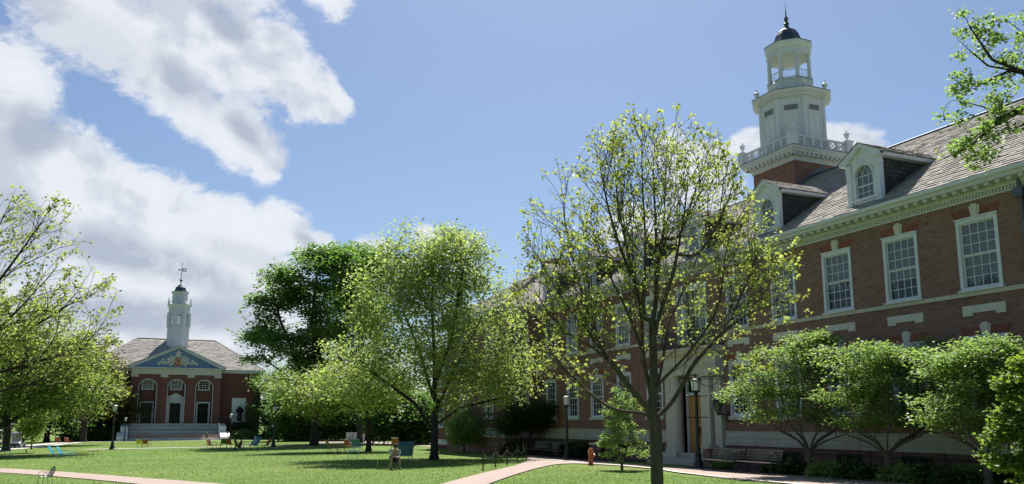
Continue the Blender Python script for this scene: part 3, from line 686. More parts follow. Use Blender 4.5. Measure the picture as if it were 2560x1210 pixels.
    for s_ in (-1, 1):
        rise = va+.08-(ve+.14); sl = hypot(1.04, rise)
        def pd(u, q, l, s_=s_): 
            f_ = q/sl; return (u, yc+s_*(1.04*(1-f_))+s_*l*.3, ve+.15+rise*f_+l)
        xe2 = xe+.25
        slates(mb, XF-.24, xa+.2, 0, sl, pd, .2, .2, .34, .022, int(yc*7)+s_, clip=lambda u, a, sl=sl: u < xe2+(xa-xe2)*a/sl+.2)
    mb.build('dormer_roof', M['slate'], dm, fix=False)
    mb = MB(TF); m_ = .022                                # sashes with interlaced head
    for a, b, c, d_ in ((-hwn, -hwn+.035, vs0, vsp), (hwn-.035, hwn, vs0, vsp), (-hwn, hwn, vs0, vs0+.05), (-hwn, hwn, 10.80, 10.85), (-hwn, hwn, vsp-.015, vsp+.015)): ubox(mb, a, b, c, d_, -.10, -.06)
    for x in (-.137, .137): ubox(mb, x-m_/2, x+m_/2, vs0, vsp+.02, -.095, -.065)
    ubox(mb, -hwn, hwn, 10.555-.011, 10.555+.011, -.094, -.066); 
    for cx_, r0, a0, a1 in ((-hwn, .547, 0, 64), (hwn, .547, 116, 180), (-.137-.41, .41, 0, 62), (.137+.41, .41, 118, 180)):
        pts = [(cx_+r0*cos(R(a)), vsp+r0*sin(R(a)), -.08) for a in np.linspace(a0, a1, 9)]
        pts = [p for p in pts if abs(p[0]) < hwn and hypot(p[0], p[1]-vsp) < hwn+.01 or p[1] < vsp+.01]
        if len(pts) > 2: mb.tube(pts, .012, 4)
    f = mb.build('window', M['white'], dm)
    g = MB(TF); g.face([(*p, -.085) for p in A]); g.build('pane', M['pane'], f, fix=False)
for y in (22.27, 27.65, 33.05, 38.4, 43.75, 49.1): dormer(y)
# portal
por = MB(T1)
W = .42
def pil(u0, u1, z0, z1, w1, extra=.05):
    ubox(por, u0-extra, u1+extra, z0, z0+.14, 0, w1+extra); ubox(por, u0-extra*.6, u1+extra*.6, z0+.14, z0+.24, 0, w1+extra*.6)
    ubox(por, u0, u1, z0+.24, z1-.2, 0, w1); ubox(por, u0-extra*.6, u1+extra*.6, z1-.2, z1-.12, 0, w1+extra*.6); ubox(por, u0-extra, u1+extra, z1-.12, z1, 0, w1+extra)
pil(30.86, 31.36, .25, 4.05, .24); pil(31.46, 32.12, .25, 4.05, .42); pil(34.82, 35.24, .25, 4.05, .24)
ubox(por, 30.80, 32.2, .03, .25, 0, .55); ubox(por, 34.05, 35.32, .03, .25, 0, .55)
por.lathe([(.36, .25), (.36, .38), (.33, .42), (.31, .48), (.30, 2.2), (.27, 3.78), (.29, 3.84), (.33, 3.93), (.35, 4.05)], 18, (34.45, 0, 0)) if False else None
for k in range(1): 
    prof = [(.36, .25), (.36, .38), (.31, .46), (.305, 2.0), (.275, 3.80), (.33, 3.92), (.35, 4.05)]
    rings = [[por.p(34.42+r_*cos(2*pi*j/20), z_, .16+r_*sin(2*pi*j/20)) for j in range(20)] for r_, z_ in prof]
    for A_, B_ in zip(rings, rings[1:]):
        for j in range(20): por.fidx((A_[j], A_[(j+1) % 20], B_[(j+1) % 20], B_[j]))
ubox(por, 30.80, 35.30, 4.05, 4.36, 0, .50); ubox(por, 30.83, 35.27, 4.36, 4.42, 0, .56); ubox(por, 30.86, 35.24, 4.42, 4.98, 0, .46)
ubox(por, 30.78, 35.32, 4.98, 5.06, 0, .62); ubox(por, 30.68, 35.42, 5.06, 5.20, 0, .80); ubox(por, 30.60, 35.50, 5.20, 5.32, 0, .92)
# recess sides, ceiling
for u in (32.2, 34.05): ubox(por, u-(.02 if u < 33 else 0), u+(0 if u < 33 else .02), .25, 4.05, -.5, 0)
portal = por.build('portal', M['stone_plain'], hall)
mb = MB(T1); ubox(mb, 30.6, 35.5, -.25, .03, 0, 1.1); ubox(mb, 30.9, 35.2, -.3, -.10, 1.1, 1.5); ubox(mb, 32.2, 34.05, .03, .25, -.5, .3); mb.build('portal_steps', M['stone'], portal)
mb = MB(T1); ubox(mb, 32.2, 32.3, .25, 4.04, -.34, -.2); ubox(mb, 33.97, 34.05, .25, 4.04, -.34, -.2); ubox(mb, 32.3, 33.97, 3.06, 3.2, -.34, -.2); ubox(mb, 32.3, 33.97, 3.92, 4.04, -.34, -.2)
for x in (32.8, 33.35): ubox(mb, x-.025, x+.025, 3.2, 3.92, -.33, -.24)
mb.build('door_frame', M['white_old'], portal)
g = MB(T1); g.face([(32.3, 3.2, -.30), (33.97, 3.2, -.30), (33.97, 3.92, -.30), (32.3, 3.92, -.30)]); g.build('fanlight', M['pane_door'], portal)
for a, b in ((32.30, 33.13), (33.14, 33.97)):
    mb = MB(T1); ubox(mb, a, b, .25, 3.06, -.34, -.28)
    for c, d_ in ((.4, 1.15), (1.3, 2.1), (2.25, 2.95)): ubox(mb, a+.12, b-.12, c, d_, -.28, -.262)
    dd = mb.build('door', M['wood_door'], hall); mb = MB(T1); x = b-.06 if a < 33 else a+.06; mb.tube([(x, 1.1, -.22), (x, 1.5, -.22)], .014, 6); ubox(mb, x-.02, x+.02, 1.1, 1.5, -.28, -.265); mb.build('handle', M['iron'], dd)
mb = MB(T1)                                             # iron balcony
rail = [(30.72, .05), (30.72, .84), (35.38, .84), (35.38, .05)]
for z_, r_ in ((6.12, .028), (5.42, .02), (5.98, .014)):
    mb.tube([(u, z_, w_) for u, w_ in rail], r_, 6)
for (a, wa), (b, wb) in zip(rail, rail[1:]):
    n = max(2, int(hypot(b-a, wb-wa)/.115))
    for k in range(n+1): u = a+(b-a)*k/n; w_ = wa+(wb-wa)*k/n; mb.tube([(u, 5.33, w_), (u, 6.12, w_)], .011 if k % 8 else .022, 4)
mb.build('balcony_railing', M['iron'], hall)
# wall lantern
mb = MB(); lx, ly = 24.42, 30.62
mb.tube([(25, ly, 2.02), (24.9, ly, 2.05), (24.6, ly, 2.12), (lx, ly, 2.12)], .03, 6); mb.box(24.93, 25.0, ly-.07, ly+.07, 1.75, 2.2); mb.tube([(24.95, ly, 1.85), (24.7, ly, 1.95), (24.55, ly, 2.1)], .018, 5)
mb.lathe([(.05, 2.05), (.09, 2.12), (.12, 2.18)], 6, (lx, ly, 0)); mb.lathe([(.25, 2.62), (.27, 2.66), (.18, 2.80), (.06, 2.90), (.04, 2.98), (.01, 3.02)], 6, (lx, ly, 0))
for k in range(6): a_ = 2*pi*k/6; mb.tube([(lx+.12*cos(a_), ly+.12*sin(a_), 2.18), (lx+.235*cos(a_), ly+.235*sin(a_), 2.62)], .012, 4)
wl = mb.build('wall_lantern', M['iron'], hall); M['amber'] = glass_mat('amber_lantern_glass', (.14, .10, .075), (.06, .045, .035), .4)
mb = MB(); mb.lathe([(.11, 2.19), (.22, 2.61)], 6, (lx, ly, 0)); mb.build('pane', M['amber'], wl)

# ---- tower
TX, TY = 32.8, 33.6; hw = 1.58
def tbox(mb, r, z0, z1): mb.box(TX-r, TX+r, TY-r, TY+r, z0, z1)
mb = MB(); tbox(mb, hw, 9.0, 15.620); tw = mb.build('tower', M['tower_brick'], hall)
mb = MB(); n = 12
for s_ in range(n):                                       # stepped lead flashing where tower meets the slates
    x0 = TX-hw+s_*.18; z0 = EZ+SL*(x0-EX); mb.box(x0, x0+.2, TY-hw-.018, TY-hw, z0, z0+.30)
mb.build('flashing', M['lead'], tw)
mb = MB(); tbox(mb, hw+.06, 15.600, 15.700); tbox(mb, hw+.03, 15.700, 15.860); tbox(mb, hw+.42, 15.980, 16.060); tbox(mb, hw+.46, 16.060, 16.150); tbox(mb, hw+.52, 16.150, 16.260); tbox(mb, hw+.08, 15.860, 15.980)
for k in range(12):
    a = -hw-.28+k*(2*hw+.56-.16)/11
    for s_ in (-1, 1):
        mb.box(TX+min(s_*(hw+.08), s_*(hw+.36)), TX+max(s_*(hw+.08), s_*(hw+.36)), TY+a, TY+a+.16, 15.840, 15.980)
        mb.box(TX+a, TX+a+.16, TY+min(s_*(hw+.08), s_*(hw+.36)), TY+max(s_*(hw+.08), s_*(hw+.36)), 15.840, 15.980)
mb.build('tower_cornice', M['white_old'], tw)
mb = MB(); tbox(mb, hw+.54, 16.261, 16.285); mb.build('tower_deck', M['lead'], tw)
# balustrade of crossed panels with corner posts
mb = MB(); rb = hw+.37; zb, zt = 16.290, 16.900
for sx, sy in ((-1, 0), (1, 0), (0, -1), (0, 1)):
    def q(a, z, o=0.0): return (TX+sx*(rb+o)+(a if sx == 0 else 0), TY+sy*(rb+o)+(a if sy == 0 else 0), z)
    def bar(a0, z0, a1, z1, t_=.028): mb.tube([q(a0, z0), q(a1, z1)], t_, 4)
    def blk(a0, a1, z0, z1, t_): 
        P0 = q(a0, z0, -t_); P1 = q(a1, z1, t_); mb.box(min(P0[0], P1[0]), max(P0[0], P1[0]), min(P0[1], P1[1]), max(P0[1], P1[1]), z0, z1)
    blk(-rb+.2, rb-.2, zb, zb+.09, .05); blk(-rb+.2, rb-.2, zt-.08, zt, .06)
    N = 6; L2 = 2*rb-.4
    for k in range(N):
        a0 = -rb+.2+L2*k/N; a1 = a0+L2/N; z0, z1 = zb+.09, zt-.08; m_ = (a0+a1)/2; zm = (z0+z1)/2
        blk(a0-.06, a0+.06, z0, z1, .05); e = .07
        bar(a0+e, z0, a1-e, z1); bar(a0+e, z1, a1-e, z0); bar(m_, z0, a0+e, zm, .02); bar(m_, z0, a1-e, zm, .02); bar(m_, z1, a0+e, zm, .02); bar(m_, z1, a1-e, zm, .02)
for sx in (-1, 1):
    for sy in (-1, 1): mb.box(TX+sx*rb-.21, TX+sx*rb+.21, TY+sy*rb-.21, TY+sy*rb+.21, zb, zt+.02); mb.box(TX+sx*rb-.25, TX+sx*rb+.25, TY+sy*rb-.25, TY+sy*rb+.25, zt+.02, zt+.09)
mb.build('balustrade', M['white'], tw)
for sx in (-1, 1):
    for sy in (-1, 1):
        mb = MB(); mb.lathe([(.11, 0), (.11, .04), (.05, .08), (.04, .13), (.09, .18), (.125, .28), (.13, .38), (.165, .42), (.165, .45), (.11, .47), (.04, .50), (.03, .56), (.04, .59), (.01, .64)], 12, (TX+sx*rb, TY+sy*rb, zt+.09)); mb.build('urn', M['white'], tw, smooth=True)
# octagon stage
def octo(af): return af/2/cos(pi/8)
PH = pi/8
mb = MB(); mb.lathe([(octo(3.28), 16.08), (octo(3.28), 19.32)], 8, (TX, TY, 0), PH)
for k in range(8):
    a = PH+2*pi*k/8; r_ = octo(3.28)+.02; mb.lathe([(.16, 16.2), (.16, 16.45), (.12, 16.5), (.12, 19.0), (.15, 19.05), (.15, 19.3)], 6, (TX+r_*cos(a)*.985, TY+r_*sin(a)*.985, 0), a)
mb.lathe([(octo(3.36), 16.08), (octo(3.36), 16.35), (octo(3.28), 16.38)], 8, (TX, TY, 0), PH)
oc = mb.build('octagon_stage', M['white'], tw)
for k in range(8):                                        # louvred vents and recessed panel on each face
    a = 2*pi*k/8; n_ = Vector((cos(a), sin(a), 0)); t_ = Vector((-sin(a), cos(a), 0)); c = Vector((TX, TY, 0))+n_*(1.64)
    TF = lambda u, v, w, c=c, n_=n_, t_=t_: tuple(c+t_*u+n_*w+Vector((0, 0, v)))
    mb = MB(TF); mb.face([(-.36, 18.62, .012), (.36, 18.62, .012), (.36, 18.94, .012), (-.36, 18.94, .012)]); ve_ = mb.build('vent', M['iron'], tw, fix=False)
    mb = MB(TF)
    for x0, x1, z0, z1 in ((-.40, .40, 18.58, 18.62), (-.40, .40, 18.94, 18.98), (-.40, -.36, 18.62, 18.94), (.36, .40, 18.62, 18.94)): mb.box(x0, x1, z0, z1, 0, .04)
    for j in range(-2, 5):
        for s_ in (-1, 1):
            xa_, xb_ = -.36+.18*j, -.36+.18*j+.36
            if s_ < 0: p0, p1_ = (xa_, 18.62), (xb_, 18.94)
            else: p0, p1_ = (xa_, 18.94), (xb_, 18.62)
            f0 = max(0, (-.36-p0[0])/(p1_[0]-p0[0])); f1 = min(1, (.36-p0[0])/(p1_[0]-p0[0]))
            if f1 <= f0: continue
            P0 = (p0[0]+(p1_[0]-p0[0])*f0, p0[1]+(p1_[1]-p0[1])*f0, .025); P1 = (p0[0]+(p1_[0]-p0[0])*f1, p0[1]+(p1_[1]-p0[1])*f1, .025); mb.tube([P0, P1], .010, 4)
    for x0, x1, z0, z1 in ((-.44, .44, 16.55, 16.6), (-.44, .44, 18.42, 18.47), (-.44, -.40, 16.6, 18.42), (.40, .44, 16.6, 18.42)): mb.box(x0, x1, z0, z1, 0, .03)
    mb.build('vent_lattice', M['white'], ve_)
mb = MB(); mb.lathe([(octo(3.36), 19.28), (octo(3.36), 19.38), (octo(3.62), 19.40), (octo(3.62), 19.52), (octo(4.02), 19.56), (octo(4.02), 19.64), (octo(4.12), 19.70), (octo(4.12), 19.74)], 8, (TX, TY, 0), PH); mb.build('octagon_cornice', M['white_old'], tw)
mb = MB(); mb.lathe([(octo(4.16), 19.742), (octo(4.16), 19.77), (octo(2.3), 19.92)], 8, (TX, TY, 0), PH); mb.build('octagon_roof', M['lead'], tw)
for k in range(8):
    a = PH+2*pi*k/8; r_ = octo(3.6); c = (TX+r_*cos(a), TY+r_*sin(a), 19.77)
    mb = MB(); mb.lathe([(.14, 0), (.14, .06), (.05, .10), (.05, .17), (.12, .24), (.16, .33), (.15, .42), (.08, .48), (.03, .52), (.04, .58), (.005, .66)], 10, c); mb.build('urn', M['white'], tw, smooth=True)
mb = MB(); mb.lathe([(octo(2.3), 19.85), (octo(2.3), 20.56), (octo(2.4), 20.58), (octo(2.4), 20.66)], 8, (TX, TY, 0), PH); mb.build('belfry_base', M['white'], tw)
mb = MB(); mb.lathe([(octo(2.44), 20.66), (octo(2.44), 20.685), (octo(1.8), 20.70)], 8, (TX, TY, 0), PH); mb.build('belfry_floor', M['lead'], tw)
for k in range(8):
    a = PH+2*pi*k/8; r_ = octo(2.12); c = (TX+r_*cos(a), TY+r_*sin(a), 0)
    mb = MB(); mb.lathe([(.16, 20.69), (.16, 20.76), (.115, 20.80), (.105, 21.4), (.088, 22.05), (.13, 22.10), (.15, 22.14), (.15, 22.2)], 12, c); mb.build('column', M['white'], tw, smooth=True)
mb = MB(); V8 = [Vector((TX+octo(2.12)*cos(PH+2*pi*k/8), TY+octo(2.12)*sin(PH+2*pi*k/8), 0)) for k in range(8)]
for k in range(8):
    A_, B_ = V8[k], V8[(k+1) % 8]
    for z_, r_ in ((21.22, .028), (20.80, .022)): mb.tube([A_+Vector((0, 0, z_)), B_+Vector((0, 0, z_))], r_, 4)
    for j in range(1, 9): p = A_.lerp(B_, j/9); mb.tube([p+Vector((0, 0, 20.80)), p+Vector((0, 0, 21.22))], .013, 4)
mb.build('belfry_railing', M['white'], tw)
mb = MB(); mb.lathe([(octo(1.96), 22.2), (octo(2.24), 22.2), (octo(2.24), 22.42), (octo(2.30), 22.44), (octo(2.30), 22.62), (octo(2.46), 22.72), (octo(2.50), 22.80), (octo(2.50), 22.92)], 8, (TX, TY, 0), PH, cap=False); mb.lathe([(octo(1.96), 22.2), (.3, 22.42), (.01, 22.42)], 8, (TX, TY, 0), PH, cap=False); mb.build('belfry_entablature', M['white'], tw)
mb = MB(); mb.lathe([(octo(2.54), 22.92), (octo(2.54), 22.95), (octo(1.80), 23.02), (octo(1.60), 23.12), (octo(1.42), 23.36), (octo(1.22), 23.66), (octo(.94), 23.92), (octo(.60), 24.08), (octo(.34), 24.16)], 8, (TX, TY, 0), PH); mb.build('dome', M['copper'], tw)
mb = MB(); mb.lathe([(.20, 24.06), (.14, 24.16), (.11, 24.38), (.17, 24.42), (.13, 24.47), (.06, 24.56), (.10, 24.62), (.13, 24.72), (.10, 24.82), (.04, 24.90), (.03, 25.2), (.045, 25.24), (.02, 25.28), (.004, 25.75)], 10, (TX, TY, 0)); mb.build('spire', M['copper'], tw, smooth=True)

# ---- projecting pavilion at the far end
T2 = lambda u, v, w: (22.6-w, u, v)
T3 = lambda u, v, w: (u, 50.6-w, v)
o2 = [(53.4-.7, 53.4+.7, z0, z1) for z0, z1 in ((6.06, 8.46), (2.02, 4.5))]+[(58.4-.7, 58.4+.7, z0, z1) for z0, z1 in ((6.06, 8.46), (2.02, 4.5))]
o3 = [(23.25, 24.35, 6.06, 8.46), (23.25, 24.35, 2.02, 4.5)]
mb = MB(T2); wall_open(mb, 50.6, 62, -.8, 9.06, o2); mb.T = T3; wall_open(mb, 22.6, 25, -.8, 9.06, o3); mb.T = None
mb.face([(22.6, 62, -.8), (40, 62, -.8), (40, 62, 9.06), (22.6, 62, 9.06)]); wg = mb.build('end_pavilion', M['brick'], hall)
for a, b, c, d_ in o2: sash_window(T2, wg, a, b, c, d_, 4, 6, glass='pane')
for a, b, c, d_ in o3: sash_window(T3, wg, a, b, c, d_, 3, 6, glass='pane')
mb = MB()
mb.box(22.0, 25, 50.0, 62.6, 9.25, 9.6); mb.box(22.5, 25, 50.5, 62, 9.03, 9.25); mb.box(22.5, 24.9, 50.5, 62, 5.86, 6.0); mb.box(22.45, 24.9, 50.45, 62, .7, 1.34); mb.build('pavilion_cornice', M['white_old'], wg)
mb = MB(); 
def pp(u, s_, l): return (22.0+s_*cos(th)-l*sin(th), u, 9.6+s_*sin(th)+l*cos(th))
slates(mb, 50, 62.6, 0, 6.2, pp, .26, .24, .42, .03, 9, clip=lambda u, a: a*cos(th) < u-50+.2 and a*cos(th) < 62.6-u+.2)
mb.face([(22, 50, 9.58), (22, 62.6, 9.58), (28.2, 56.3, 13.6), (28.2, 56.3, 13.6)]); mb.face([(22, 50, 9.58), (28.2, 56.3, 13.6), (36, 56.3, 13.6), (36, 50, 9.58)]); mb.face([(22, 62.6, 9.58), (28.2, 56.3, 13.6), (36, 56.3, 13.6), (36, 62.6, 9.58)])
mb.build('pavilion_roof', M['slate'], wg, fix=False)
mb = MB(); mb.box(30.3, 32.0, 58.6, 60.2, 10, 14.9); mb.box(30.2, 32.1, 58.5, 60.3, 14.55, 14.75); mb.box(30.25, 32.05, 58.55, 60.25, 14.9, 15.1); mb.build('chimney', M['brick'], hall)

# ---- a lower brick hall beyond, half hidden by the trees
back = thing('brick_building', 'dark red brick building half hidden behind the elm and the big dark tree', 'building')
T4 = lambda u, v, w: (24.5-w, u, v)
ops4 = [(u-.7, u+.7, z0, z1) for u in np.arange(65.2, 69, 3.6) for z0, z1 in ((1.3, 3.6), (4.9, 6.9))]
mb = MB(T4); wall_open(mb, 63, 70.5, -2, 8.0, ops4); mb.T = None
mb.face([(24.5, 63, -2), (38, 63, -2), (38, 63, 8), (24.5, 63, 8)]); mb.face([(24.5, 70.5, -2), (38, 70.5, -2), (38, 70.5, 8), (24.5, 70.5, 8)]); mb.build('wall', M['brick_far'], back)
for a, b, c, d_ in ops4: sash_window(T4, back, a, b, c, d_, 3, 4, glass='pane_dark', mw=.03)
mb = MB(); mb.box(23.9, 38.3, 62.5, 71, 7.95, 8.35); mb.box(24.35, 24.5, 63, 70.5, 4.1, 4.3); mb.box(24.3, 24.5, 63, 70.5, -.2, .25); mb.build('cornice', M['white_old'], back)
mb = MB(); mb.face([(23.8, 62.4, 8.36), (23.8, 71.1, 8.36), (31, 71.1, 10.6), (31, 62.4, 10.6)]); mb.face([(38.4, 62.4, 8.36), (38.4, 71.1, 8.36), (31, 71.1, 10.6), (31, 62.4, 10.6)]); mb.build('roof', M['slate_far'], back)
# ================================================================ the far hall with the blue pediment
T5 = lambda u, v, w: (u, 150.0-w, v)
aud = thing('auditorium_hall', 'far red brick hall with blue pediment, three arches, wide steps and white cupola', 'hall')
UC = 5.32; ul, ur = -1.88, 12.52; fz = 1.5
arcs = [.80, UC, 9.84]; AR, SP = 1.42, 7.55
mb = MB(T5)
cols_ = [ul, *sum([[c-AR, c+AR] for c in arcs], []), ur]
for k in range(0, len(cols_), 2): mb.face([(cols_[k], fz, 0), (cols_[k+1], fz, 0), (cols_[k+1], 9.75, 0), (cols_[k], 9.75, 0)])
for c in arcs:
    n = 20
    for k in range(n):
        a0, a1 = pi-pi*k/n, pi-pi*(k+1)/n; p0 = (c+AR*cos(a0), SP+AR*sin(a0)); p1_ = (c+AR*cos(a1), SP+AR*sin(a1))
        mb.face([(*p0, 0), (*p1_, 0), (p1_[0], 9.75, 0), (p0[0], 9.75, 0)]); mb.face([(*p0, 0), (*p1_, 0), (*p1_, -1.3), (*p0, -1.3)])
    for x in (c-AR, c+AR): mb.face([(x, fz, 0), (x, SP, 0), (x, SP, -1.3), (x, fz, -1.3)])
mb.face([(ul, fz, 0), (ul, 9.75, 0), (ul, 9.75, -2.2), (ul, fz, -2.2)]); mb.face([(ur, fz, 0), (ur, 9.75, 0), (ur, 9.75, -2.2), (ur, fz, -2.2)])
portico = mb.build('portico', M['brick_far'], aud)
mb = MB(T5)                                              # main block with the recessed entrance wall
mb.face([(ul, fz, -1.3), (ur, fz, -1.3), (ur, 9.75, -1.3), (ul, 9.75, -1.3)]); bl, br_ = -8.9, 19.55
mb.face([(bl, -2, -2), (ul, -2, -2), (ul, 10.3, -2), (bl, 10.3, -2)]); mb.face([(ur, -2, -2), (br_, -2, -2), (br_, 10.3, -2), (ur, 10.3, -2)])
for x in (bl, br_): mb.face([(x, -2, -2), (x, 10.3, -2), (x, 10.3, -18), (x, -2, -18)])
mb.build('wall', M['brick_far'], aud)
for x in (ul, 2.78, 7.02, ur-1.1):                       # brick piers with stone capitals
    mb = MB(T5); mb.box(x, x+1.1, fz+.2, 9.3, .002, .14); pi_ = mb.build('pilaster', M['brick_far'], portico)
    mb = MB(T5); mb.box(x-.06, x+1.16, 9.3, 9.42, .002, .2); mb.box(x-.02, x+1.12, 9.42, 9.66, .002, .17); mb.box(x-.08, x+1.18, 9.66, 9.78, .002, .22); mb.build('capital', M['key'], pi_)
for c in arcs:
    pts = [(c-AR+.02, fz+.2, .03)]+[(c+(AR-.02)*cos(pi-pi*k/24), SP+(AR-.02)*sin(pi-pi*k/24), .03) for k in range(25)]+[(c+AR-.02, fz+.2, .03)]
    mb = MB(T5); mb.tube(pts, .065, 6); mb.build('arch_trim', M['white'], portico)
    f = sash_window(lambda u, v, w: (u, 151.12-w, v), aud, c-.98, c+.98, 7.22, 9.0, 3, 4, .20, 'pane_dark', mw=.06, sill=True)
    mb = MB(lambda u, v, w: (u, 151.12-w, v)); q = 1.12
    mb.box(c-q, c-q+.24, fz, 4.95, 0, .12); mb.box(c+q-.24, c+q, fz, 4.95, 0, .12); mb.box(c-q, c+q, 4.95, 5.2, 0, .12)
    if c == UC:
        mb.box(c-1.48, c-q, fz, 5.2, 0, .22); mb.box(c+q, c+1.48, fz, 5.2, 0, .22); mb.box(c-1.5, c+1.5, 5.2, 5.75, 0, .24); mb.box(c-1.68, c+1.68, 5.75, 5.9, 0, .36)
        mb.prism([(c-1.68, 5.9), (c+1.68, 5.9), (c, 6.65)], 0, .30, 2)
    dr_ = mb.build('doorway', M['white_old'], aud)
    g = MB(lambda u, v, w: (u, 151.12-w, v)); g.box(c-q+.24, c+q-.24, fz, 4.95, .01, .05); g.build('glass_door', M['pane_door'], dr_)
    mb = MB(lambda u, v, w: (u, 151.12-w, v))
    for x in (c-q+.27, c, c+q-.27): mb.box(x-.05, x+.05, fz, 4.95, .052, .09)
    for z_ in (fz+.1, 3.9, 4.9): mb.box(c-q+.24, c+q-.24, z_-.05, z_+.05, .053, .085)
    mb.build('door_rails', M['bronze'], dr_)
mb = MB(T5); mb.box(ul, ur, 9.78, 10.72, -1.5, .10); mb.box(ul, ur, 9.78, 10.1, .10, .13); mb.build('frieze', M['key'], portico)
AP = 14.42; pw = (ur-ul)/2+.5
mb = MB(T5); mb.box(UC-pw, UC+pw, 10.72, 10.80, -1.5, .35); mb.box(UC-pw-.08, UC+pw+.08, 10.80, 10.96, -1.5, .50)
for s_ in (-1, 1):
    d_ = Vector((s_*pw, AP-10.96)).normalized(); nn = Vector((-d_.y*s_, d_.x*s_))
    p0 = Vector((UC+s_*(pw+.2), 10.96)); p1_ = Vector((UC, AP+.25))
    mb.prism([(p0.x, p0.y), (p0.x, p0.y+.22), (UC, AP+.38), (UC, AP-.12), (UC+s_*(pw-.75), 10.96)], -.3, .42, 2)
mb.build('pediment_cornice', M['white_old'], portico)
mb = MB(T5); mb.face([(UC-pw+.4, 10.96, .05), (UC+pw-.4, 10.96, .05), (UC, AP-.1, .05)]); ty_ = mb.build('tympanum', M['blue'], portico)
# carved ornament and quartered shield
mb = MB(T5); z0 = 12.15; rr_ = random.Random(5)
def lobe(u, v, a, b, rot=0.0, w0=.06, th_=.14):
    pts = []; n = 14
    for k in range(n): 
        x, y = a*cos(2*pi*k/n), b*sin(2*pi*k/n); pts.append((UC+u+x*cos(rot)-y*sin(rot), z0+v+x*sin(rot)+y*cos(rot)))
    mb.prism(pts, w0, w0+th_, 2); mb.prism([(UC+u+(p[0]-UC-u)*.6, z0+v+(p[1]-z0-v)*.6) for p in pts], w0+th_, w0+th_*1.6, 2)
for s_ in (-1, 1):
    for u, v, a, b, r_ in ((.62, .05, .32, .85, .05), (.98, .25, .18, .72, -.12), (1.32, .05, .22, .58, -.4), (1.62, .22, .16, .30, -.7), (1.55, -.35, .55, .30, .1), (2.15, -.38, .40, .30, -.3), (2.35, .0, .26, .26, 0), (2.65, -.30, .36, .22, -.5), (3.0, -.52, .30, .24, -.3), (1.0, -.55, .5, .22, -.2), (1.25, -.85, .14, .18, 0), (.5, -.6, .36, .30, 0), (1.2, .7, .13, .2, 0)): lobe(s_*u, v, a*.92, b, s_*r_)
for u, v, a, b in ((0, 1.05, .42, .36), (0, 1.42, .62, .14), (0, 1.62, .14, .2), (0, .75, .55, .2), (0, -.78, .62, .24)): lobe(u, v, a, b)
M['relief'] = simple('painted_relief', (.62, .62, .58), .6, .08, 3); mb.build('carved_ornament', M['relief'], ty_)
for nm, c, polys in (('red', (.35, .03, .03), ((0, .04, .56, .6), (-.56, -.56, 0, 0))), ('gold', (.60, .36, .05), ((-.56, .04, 0, .6), (0, -.56, .42, 0))), ('black', (.02, .018, .018), ((-.40, .04, -.26, .6), (-.14, .3, 0, .6), (.1, -.5, .2, 0), (.28, -.35, .36, 0))), ('white', (.75, .74, .7), ((.1, .3, .28, .5), (.3, .08, .5, .25), (-.4, -.25, -.22, -.05), (-.2, -.45, -.05, -.28)))):
    mm = simple('shield_'+nm, c, .5, .05); mb = MB(T5); k = {'red': .36, 'gold': .362, 'black': .375, 'white': .382}[nm]
    for a, b, c_, d_ in polys: mb.box(UC+a, UC+c_, z0+b-.1, z0+d_-.1, .3, k)
    if nm == 'red': mb.prism([(UC-.56, z0-.66), (UC+.56, z0-.66), (UC, z0-1.0)], .3, .355, 2)
    mb.build('shield_quarter', mm, ty_)
# eaves and roofs
mb = MB(T5); mb.box(bl-.35, ul-.02, 10.3, 10.55, -2.3, -1.75); mb.box(bl-.6, ul-.3, 10.55, 10.86, -2.3, -1.4); mb.box(bl-.6, bl+.1, 10.3, 10.86, -18.6, -2.3); mb.build('eaves', M['white'], aud)
mb = MB(T5); mb.box(ur+.02, br_+.35, 10.3, 10.55, -2.3, -1.75); mb.box(ur+.5, br_+.6, 10.55, 10.86, -2.3, -1.4); mb.box(br_-.1, br_+.6, 10.3, 10.86, -18.6, -2.3); mb.build('eaves', M['white'], aud)
e0, e1 = bl-.65, br_+.65; yf, yb = 151.35, 168.7; yr = 160.0; zr = 16.75; run = yr-yf; r0, r1 = e0+run*.95, e1-run*.95; ze = 10.87
sl = hypot(run, zr-ze); cs, sn = run/sl, (zr-ze)/sl
mb = MB(); mb.face([(e0, yf, ze-.05), (e1, yf, ze-.05), (r1, yr, zr-.05), (r0, yr, zr-.05)]); mb.face([(e1, yf, ze-.05), (e1, yb, ze-.05), (r1, yr, zr-.05)]); mb.face([(e0, yf, ze-.05), (e0, yb, ze-.05), (r0, yr, zr-.05)]); mb.face([(e0, yb, ze-.05), (e1, yb, ze-.05), (r1, yr, zr-.05), (r0, yr, zr-.05)])
slates(mb, e0, e1, 0, sl, lambda u, s_, l: (u, yf+s_*cs-l*sn, ze+s_*sn+l*cs), .42, .4, .8, .06, 21, clip=lambda u, a: e0+a/sl*(r0-e0) < u < e1-a/sl*(e1-r1))
mb.build('roof', M['slate_far'], aud, fix=False)
mb = MB(); zp = AP+.40
yk = yf+run*(zp-ze)/(zr-ze)
for s_ in (-1, 1):
    e = UC+s_*(pw+.35); mb.face([(UC, 149.5, zp), (UC, yk+.4, zp), (e, yf, 11.12), (e, 149.5, 11.12)]); mb.face([(UC, 149.5, zp-.08), (e, 149.5, 11.04), (e, 149.5, 11.12), (UC, 149.5, zp)])
mb.build('portico_roof', M['slate_far2'] if 'slate_far2' in M else M['slate_far'], portico)
mb = MB(); mb.tube([(r0, yr, zr), (r1, yr, zr)], .12, 6); mb.tube([(e0, yf, ze), (r0, yr, zr)], .10, 6); mb.tube([(e1, yf, ze), (r1, yr, zr)], .10, 6); mb.build('ridge_cap', M['slate_far'], aud)
